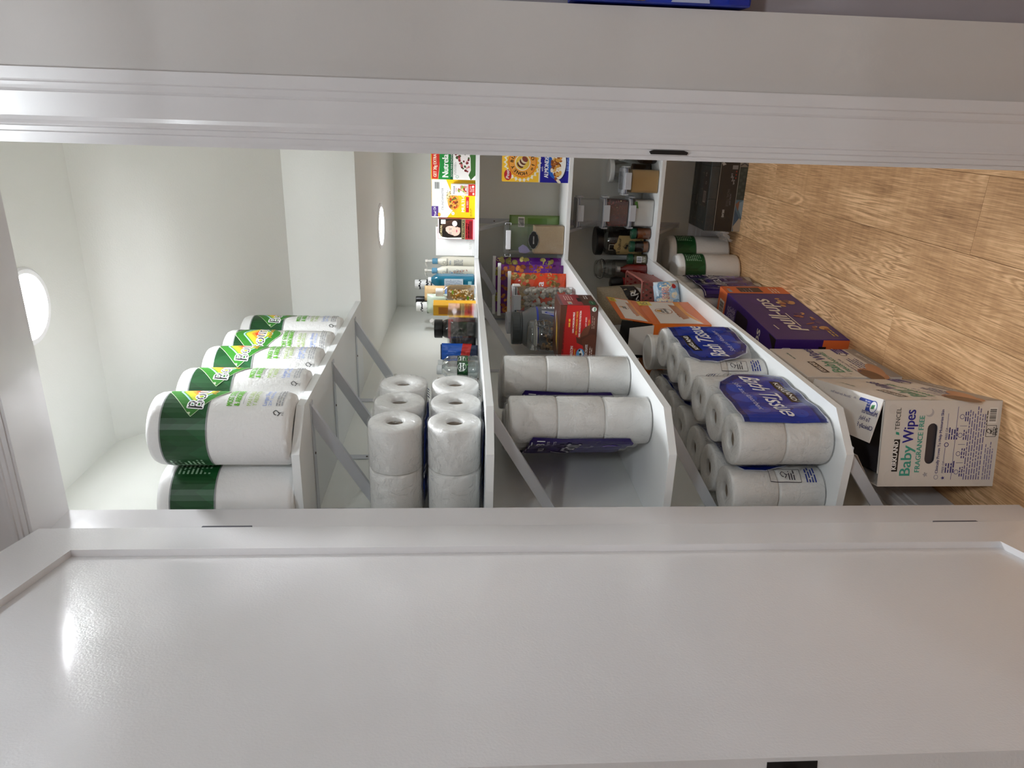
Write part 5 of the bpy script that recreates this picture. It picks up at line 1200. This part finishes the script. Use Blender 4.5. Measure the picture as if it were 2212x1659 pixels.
# ---- blue mouthwash
t = thing('mouthwash_bottle', 'square blue mouthwash bottle beside the pump bottles', 'bottle', (-.702, 3.137, T2+.0005), d(-12))
bm = lathe([(.020, 0), (.026, .004), (.026, .033), (.024, .040), (.026, .046), (.026, .138), (.024, .143), (.026, .150), (.025, .166), (.013, .186), (.012, .19)], 36, sq=5)
obj('bottle', bm, M('#12627c', .08, coat=.6), t, True, .8); obj('cap', lathe([(0, .188), (.0125, .188), (.0115, .203), (0, .204)], 20), M('#e6e8ea', .3), t, True, .6)
p = Print(.3); p.rrect(-.019, .05, .019, .132, .004, '#c9d5df', 1); p.lines(-.016, .122, .032, .0065, 11, '#7d93ad', seed=122); p.rect(-.012, .012, .008, .028, '#8fc3cf', 1); p.build('label', t, flat((0, -.0262, 0), (1, 0, 0), (0, 0, 1)))
# ---- side shelf clutter
def pill_bottle(label, x, y, r, h, caph, body, cap, marks):
    t = thing('spray_bottle', label, 'bottle', (x, y, T2+.0005))
    obj('bottle', lathe([(r*.93, 0), (r, .004), (r, h-caph-.01), (r*.92, h-caph)], 28), M(body, .35), t, True, .8); obj('cap', lathe([(0, h-caph), (r*.96, h-caph), (r*.96, h-.004), (r*.88, h), (0, h)], 28), cap, t, True, .6)
    if marks:
        p = Print(.4); R = random.Random(int(x*1000))
        for z in (h-caph+.012, h-caph+.028):
            for k in range(26): q = k*2*PI*r/26; p.ell(q, z-.05*0+R.uniform(-.003, .003)-.03, .003, .004+R.random()*.003, '#22262e', 1, n=7, rot=R.random()*3)
        p.build('pattern_print', t, cylmap(r, 0, 0), cut=.006)
        p = Print(.4)
        for k in range(18): p.ell(k*2*PI*r/18, h-.024+R.uniform(-.004, .004), .0032, .005, '#22262e', 1, n=7, rot=R.random()*3)
        p.build('cap_print', t, cylmap(r*.96, 0, 0), cut=.006)
    return t
pill_bottle('white bottle with dark leaf pattern behind the mouthwash', -.7445, 3.232, .0225, .268, .055, '#e9e9e8', WHT, True)
pill_bottle('white bottle with dark leaf pattern in the corner beside the black spray', -.803, 3.06, .0215, .252, .05, '#dfe0e0', WHT, True)
pill_bottle('slim black spray bottle between two white patterned bottles', -.794, 3.145, .0165, .259, .045, '#0f0f10', BLK, False)
p = Print(.5); p.lines(-.02, .15, .04, .012, 2, '#7d6038', seed=123); p.ring(-.006, .175, .006, .0075, '#8d7044', 3); p.rect(-.03, .0, .03, .128, '#5b86c9', 1); p.lines(-.026, .10, .05, .01, 6, '#e3e9f3', seed=124)
pouch('oat_packet', 'tan and blue paper packet behind the glass bottle', (-.742, 3.055, T2+.001), .066, .215, .03, '#c9a878', [(p, 'bag_print', -1)], rz=d(16), seed=31, rough=.6)
t = thing('body_wash_bottle', 'clear glass bottle of amber flakes with a white cap', 'bottle', (-.690, 2.858, T2+.0005), d(-16))
obj('bottle', lathe([(.029, 0), (.033, .005), (.033, .1), (.028, .118), (.016, .126), (.015, .13)], 36, sx=1, sy=.62, sq=3), PET, t, True, .9)
obj('amber_gel', lathe([(0, .004), (.030, .005), (.0315, .01), (.0315, .1), (.026, .114), (0, .115)], 32, sx=1, sy=.58, sq=3), M('#b08a4e', .15, coat=.7, bump=(120, .6, .003), var=.5, vs=110), t, True, .8)
obj('cap', lathe([(0, .13), (.0165, .13), (.0165, .156), (.015, .16), (0, .161)], 24), WHT, t, True, .6)
R = random.Random(3); p = Print(.2); specks(p, -.026, .012, .026, .105, 70, .0028, ['#e6d9b4', '#f0e6cc', '#c98a3c', '#8d6a34', '#f4efe0'], 33, 1); p.ell(-.012, .03, .009, .005, '#5f9a2c', 2); p.ell(.014, .092, .010, .004, '#7fae4a', 2); p.build('flake_print', t, flat((0, -.0212, 0), (1, 0, 0), (0, 0, 1)))
p = Print(.4); p.rect(-.03, .03, .03, .12, '#4d4436', 1); p.lines(-.02, .055, .04, .01, 3, '#c9c4b4', seed=126); p.rect(-.02, .10, .02, .11, '#3c50a8', 2)
pouch('seed_pouch', 'pale green stand-up pouch leaning behind the amber bottle', (-.757, 2.942, T2+.001), .082, .2, .04, '#b9c6b4', [(p, 'bag_print', -1)], rz=d(22), tilt=d(-3), seed=35)
t = thing('yellow_carton', 'narrow yellow carton with an orange end on the side shelf', 'box', (-.722, 2.735, T2+.0005), d(-14)); carton(t, .046, .045, .165, '#efb31f', rough=.35)
p = Print(.35); p.rect(-.023, 0, .023, .024, '#e2762a', 1); p.rect(-.016, .105, .016, .145, '#c97f1e', 1.5)
for k in range(7): p.line([(-.013+.004*k, .108), (-.013+.004*k, .142)], .0016, '#8d4f1a', 2)
p.lines(-.016, .09, .03, .006, 8, '#c98f1e', seed=128); p.build('front_print', t, front(.046, .045, .165))
t = thing('lotion_bottle', 'small white lotion bottle with a bent cap beside the yellow carton', 'bottle', (-.790, 2.745, T2+.0005)); obj('bottle', lathe([(.018, 0), (.021, .004), (.021, .11), (.012, .125), (.011, .13)], 24), M('#c9b23c', .2, coat=.4), t, True, .8); b = lathe([(0, .129), (.0135, .129), (.0135, .15), (0, .151)], 20); tube(b, [(0, 0, .152), (.004, -.004, .166), (.018, -.016, .172)], .009, 10); obj('pump_cap', b, WHT, t, True, .6)
t = thing('supplement_jar', 'black supplement jar with a red and white label', 'jar', (-.763, 2.588, T2+.0005)); r = .036
obj('jar', lathe([(r*.93, 0), (r, .005), (r, .105), (r*.94, .116), (r*.8, .124), (r*.8, .128)], 36), M('#100e0f', .2, coat=.4), t, True, .8)
bm = lathe([(0, .126), (.034, .126), (.0345, .129), (.0345, .153), (.032, .156), (0, .156)], 60); obj('lid', bm, BLK, t, True, .5)
p = Print(.35); p.rect(-.1, .012, .1, .09, '#e9e7e4', 1); p.rect(-.1, .088, .1, .104, '#d9472f', 1.5); p.lines(-.025, .07, .05, .012, 1, '#22242a', seed=131, rag=0); p.lines(-.03, .058, .06, .008, 5, '#8d8f94', seed=130); p.rect(-.02, .075, -.008, .082, '#5a5d62', 2); p.build('wrap_label', t, cylmap(r, 0, d(30)), cut=.008)
# clear bin of sachets
t = thing('clear_bin', 'clear plastic bin holding red and dark foil packets', 'bin', (-.733, 2.42, T2+.0005), d(1)); bw, bd, bh, th_ = .175, .20, .102, .0022
PLEX = film('bin_plastic', tint=(.95, .95, .96), gloss=.95, rough=.05, scale=3, strength=.03, base=.09, edge=.7)
for nm, lo, hi in (('bin_wall', (-bw/2, -bd/2, 0), (bw/2, -bd/2+th_, bh)), ('bin_wall', (-bw/2, bd/2-th_, 0), (bw/2, bd/2, bh)), ('bin_wall', (-bw/2, -bd/2+th_, 0), (-bw/2+th_, bd/2-th_, bh)), ('bin_wall', (bw/2-th_, -bd/2+th_, 0), (bw/2, bd/2-th_, bh)), ('bin_floor', (-bw/2+th_, -bd/2+th_, 0), (bw/2-th_, bd/2-th_, th_)), ('divider', (-bw/2+th_, .0, th_), (bw/2-th_, th_, bh*.95))): obj(nm, box(lo, hi), PLEX, t)
p = Print(.25); specks(p, -.035, .02, .04, .075, 16, .008, ['#c9322c', '#efe0dc', '#8d1f22', '#e08a80'], 41, 1)
pouch('sweet_packet', 'red sweet packet slumped in the far half of the clear bin', (-.735, 2.472, T2+.006), .085, .094, .034, '#c83a3c', [(p, 'bag_print', -1)], rz=d(20), tilt=d(-12), seed=41, wr=.008)
p = Print(.25); p.rect(-.03, .02, .03, .07, '#cf8f88', 1)
pouch('sweet_packet', 'pinkish clear sweet packet against the right wall of the bin', (-.676, 2.472, T2+.006), .05, .08, .018, '#c9a9a4', [(p, 'bag_print', -1)], rz=d(62), tilt=d(-8), seed=42, wr=.008)
pouch('foil_packet', 'dark shiny foil packet in the near half of the clear bin', (-.728, 2.372, T2+.006), .105, .088, .04, '#3a3734', (), rz=d(18), tilt=d(-10), seed=43, wr=.012, matl=M('#5d5853', .18, metal=.75, bump=(40, .7, .008)))
p = Print(.3); p.poly([(-.03, .06), (.03, .05), (.03, .12), (-.03, .12)], '#1f5fc4', 1); p.poly([(-.03, .03), (.03, .02), (.03, .05), (-.03, .06)], '#c92f2c', 1.2)
pouch('biscuit_packet', 'blue and red foil packet standing beside the clear bin', (-.752, 2.272, T2+.001), .052, .124, .022, '#22304f', [(p, 'bag_print', -1)], rz=d(6), tilt=d(-5), seed=44)
# small water bottles
def water(label, x, y, rz):
    t = thing('water_bottle', label, 'bottle', (x, y, T2+.0005), rz, 'small spring water bottles')
    r = .028
    obj('bottle', lathe([(r*.8, .002), (r, .008), (r, .02), (r*.94, .024), (r, .028), (r*.97, .034), (r*.97, .074), (r, .078), (r*.9, .096), (r*.5, .110), (.0125, .113), (.0125, .124)], 32), PET, t, True, .9)
    obj('cap', lathe([(0, .112), (.0145, .112), (.0145, .125), (.013, .127), (0, .127)], 22), M('#d9dcdc', .3), t, True, .6)
    obj('water', lathe([(0, .004), (r*.93, .009), (r*.91, .06), (0, .0605)], 24), film('water', tint=(.9, .94, .95), gloss=.9, rough=.02, scale=5, strength=.1, base=.04, edge=.4), t, True, .8)
    p = Print(.3); p.rect(-PI*r*.975, .036, PI*r*.975, .066, '#123c20', 1); p.rect(-PI*r*.975, .035, PI*r*.975, .0365, '#0a0f0c', 1.4); p.rect(-PI*r*.975, .0655, PI*r*.975, .067, '#0a0f0c', 1.4)
    specks(p, -.08, .037, .08, .05, 60, .002, ['#2c6a34', '#1d4f28', '#4d8a44'], 45, 1.6); p.ring(.0, .053, .0115, .0125, '#dfe7e0', 2); p.t('Poland', .0, .0545, .0068, '#f1f4f1', w=.026, al='c', l=3, bold=.0004); p.t('Spring', .0, .0465, .0068, '#f1f4f1', w=.026, al='c', l=3, bold=.0004)
    p.build('label', t, cylmap(r*.975, 0, 0), cut=.006); return t
water('front one of two small clear water bottles with green labels', -.718, 2.008, d(38)); water('rear one of two small clear water bottles, half behind the front one', -.735, 2.105, d(52))
p = Print(); pouch('brown_packet', 'crumpled brown paper scrap leaning behind the water bottles', (-.802, 2.10, T2+.001), .05, .128, .02, '#8d7a68', (), rz=d(40), seed=51, rough=.6)

# ================================================================== beyond the wall corner
t = thing('shopping_bag', 'blue bag with a brown patch hanging past the wall corner', 'bag', (.327, 1.2325, .815), 0)
bm = rbox((-.165, -.024, 0), (.165, .024, .275), .004)
bmesh.ops.subdivide_edges(bm, edges=bm.edges[:], cuts=3, use_grid_fill=True)
for v in bm.verts: v.co += Vector((.1, .3, .4))*mnoise.noise(v.co*9)*.006
obj('bag_body', bm, M('#1531a4', .4, var=.15, vs=5), t, True, .8)
p = Print(.4); p.rect(-.163, .165, .163, .222, '#5f4630', 1); p.poly([(-.163, .065), (-.15, .068), (-.14, .11), (-.163, .125)], '#aab2cf', 1); p.rect(-.163, .004, .163, .035, '#0f2590', 1); p.build('bag_print', t, flat((0, -.0275, 0), (1, 0, 0), (0, 0, 1)))
bm = bmesh.new(); tube(bm, [(-.08, 0, .27), (-.07, .004, .36), (0, .010, .42), (.07, .004, .36), (.08, 0, .27)], .005, 8); obj('handle', bm, M('#1531a4', .5), t, True)
t = thing('wall_hook', 'metal wall hook holding the blue bag', 'hook', (.327, 1.262, 1.232)); bm = bmesh.new(); tube(bm, [(0, 0, .02), (0, -.008, .0), (0, -.019, -.008), (0, -.027, .012)], .004, 8); obj('hook', bm, M('#8d8f92', .3, metal=.9), t, True)
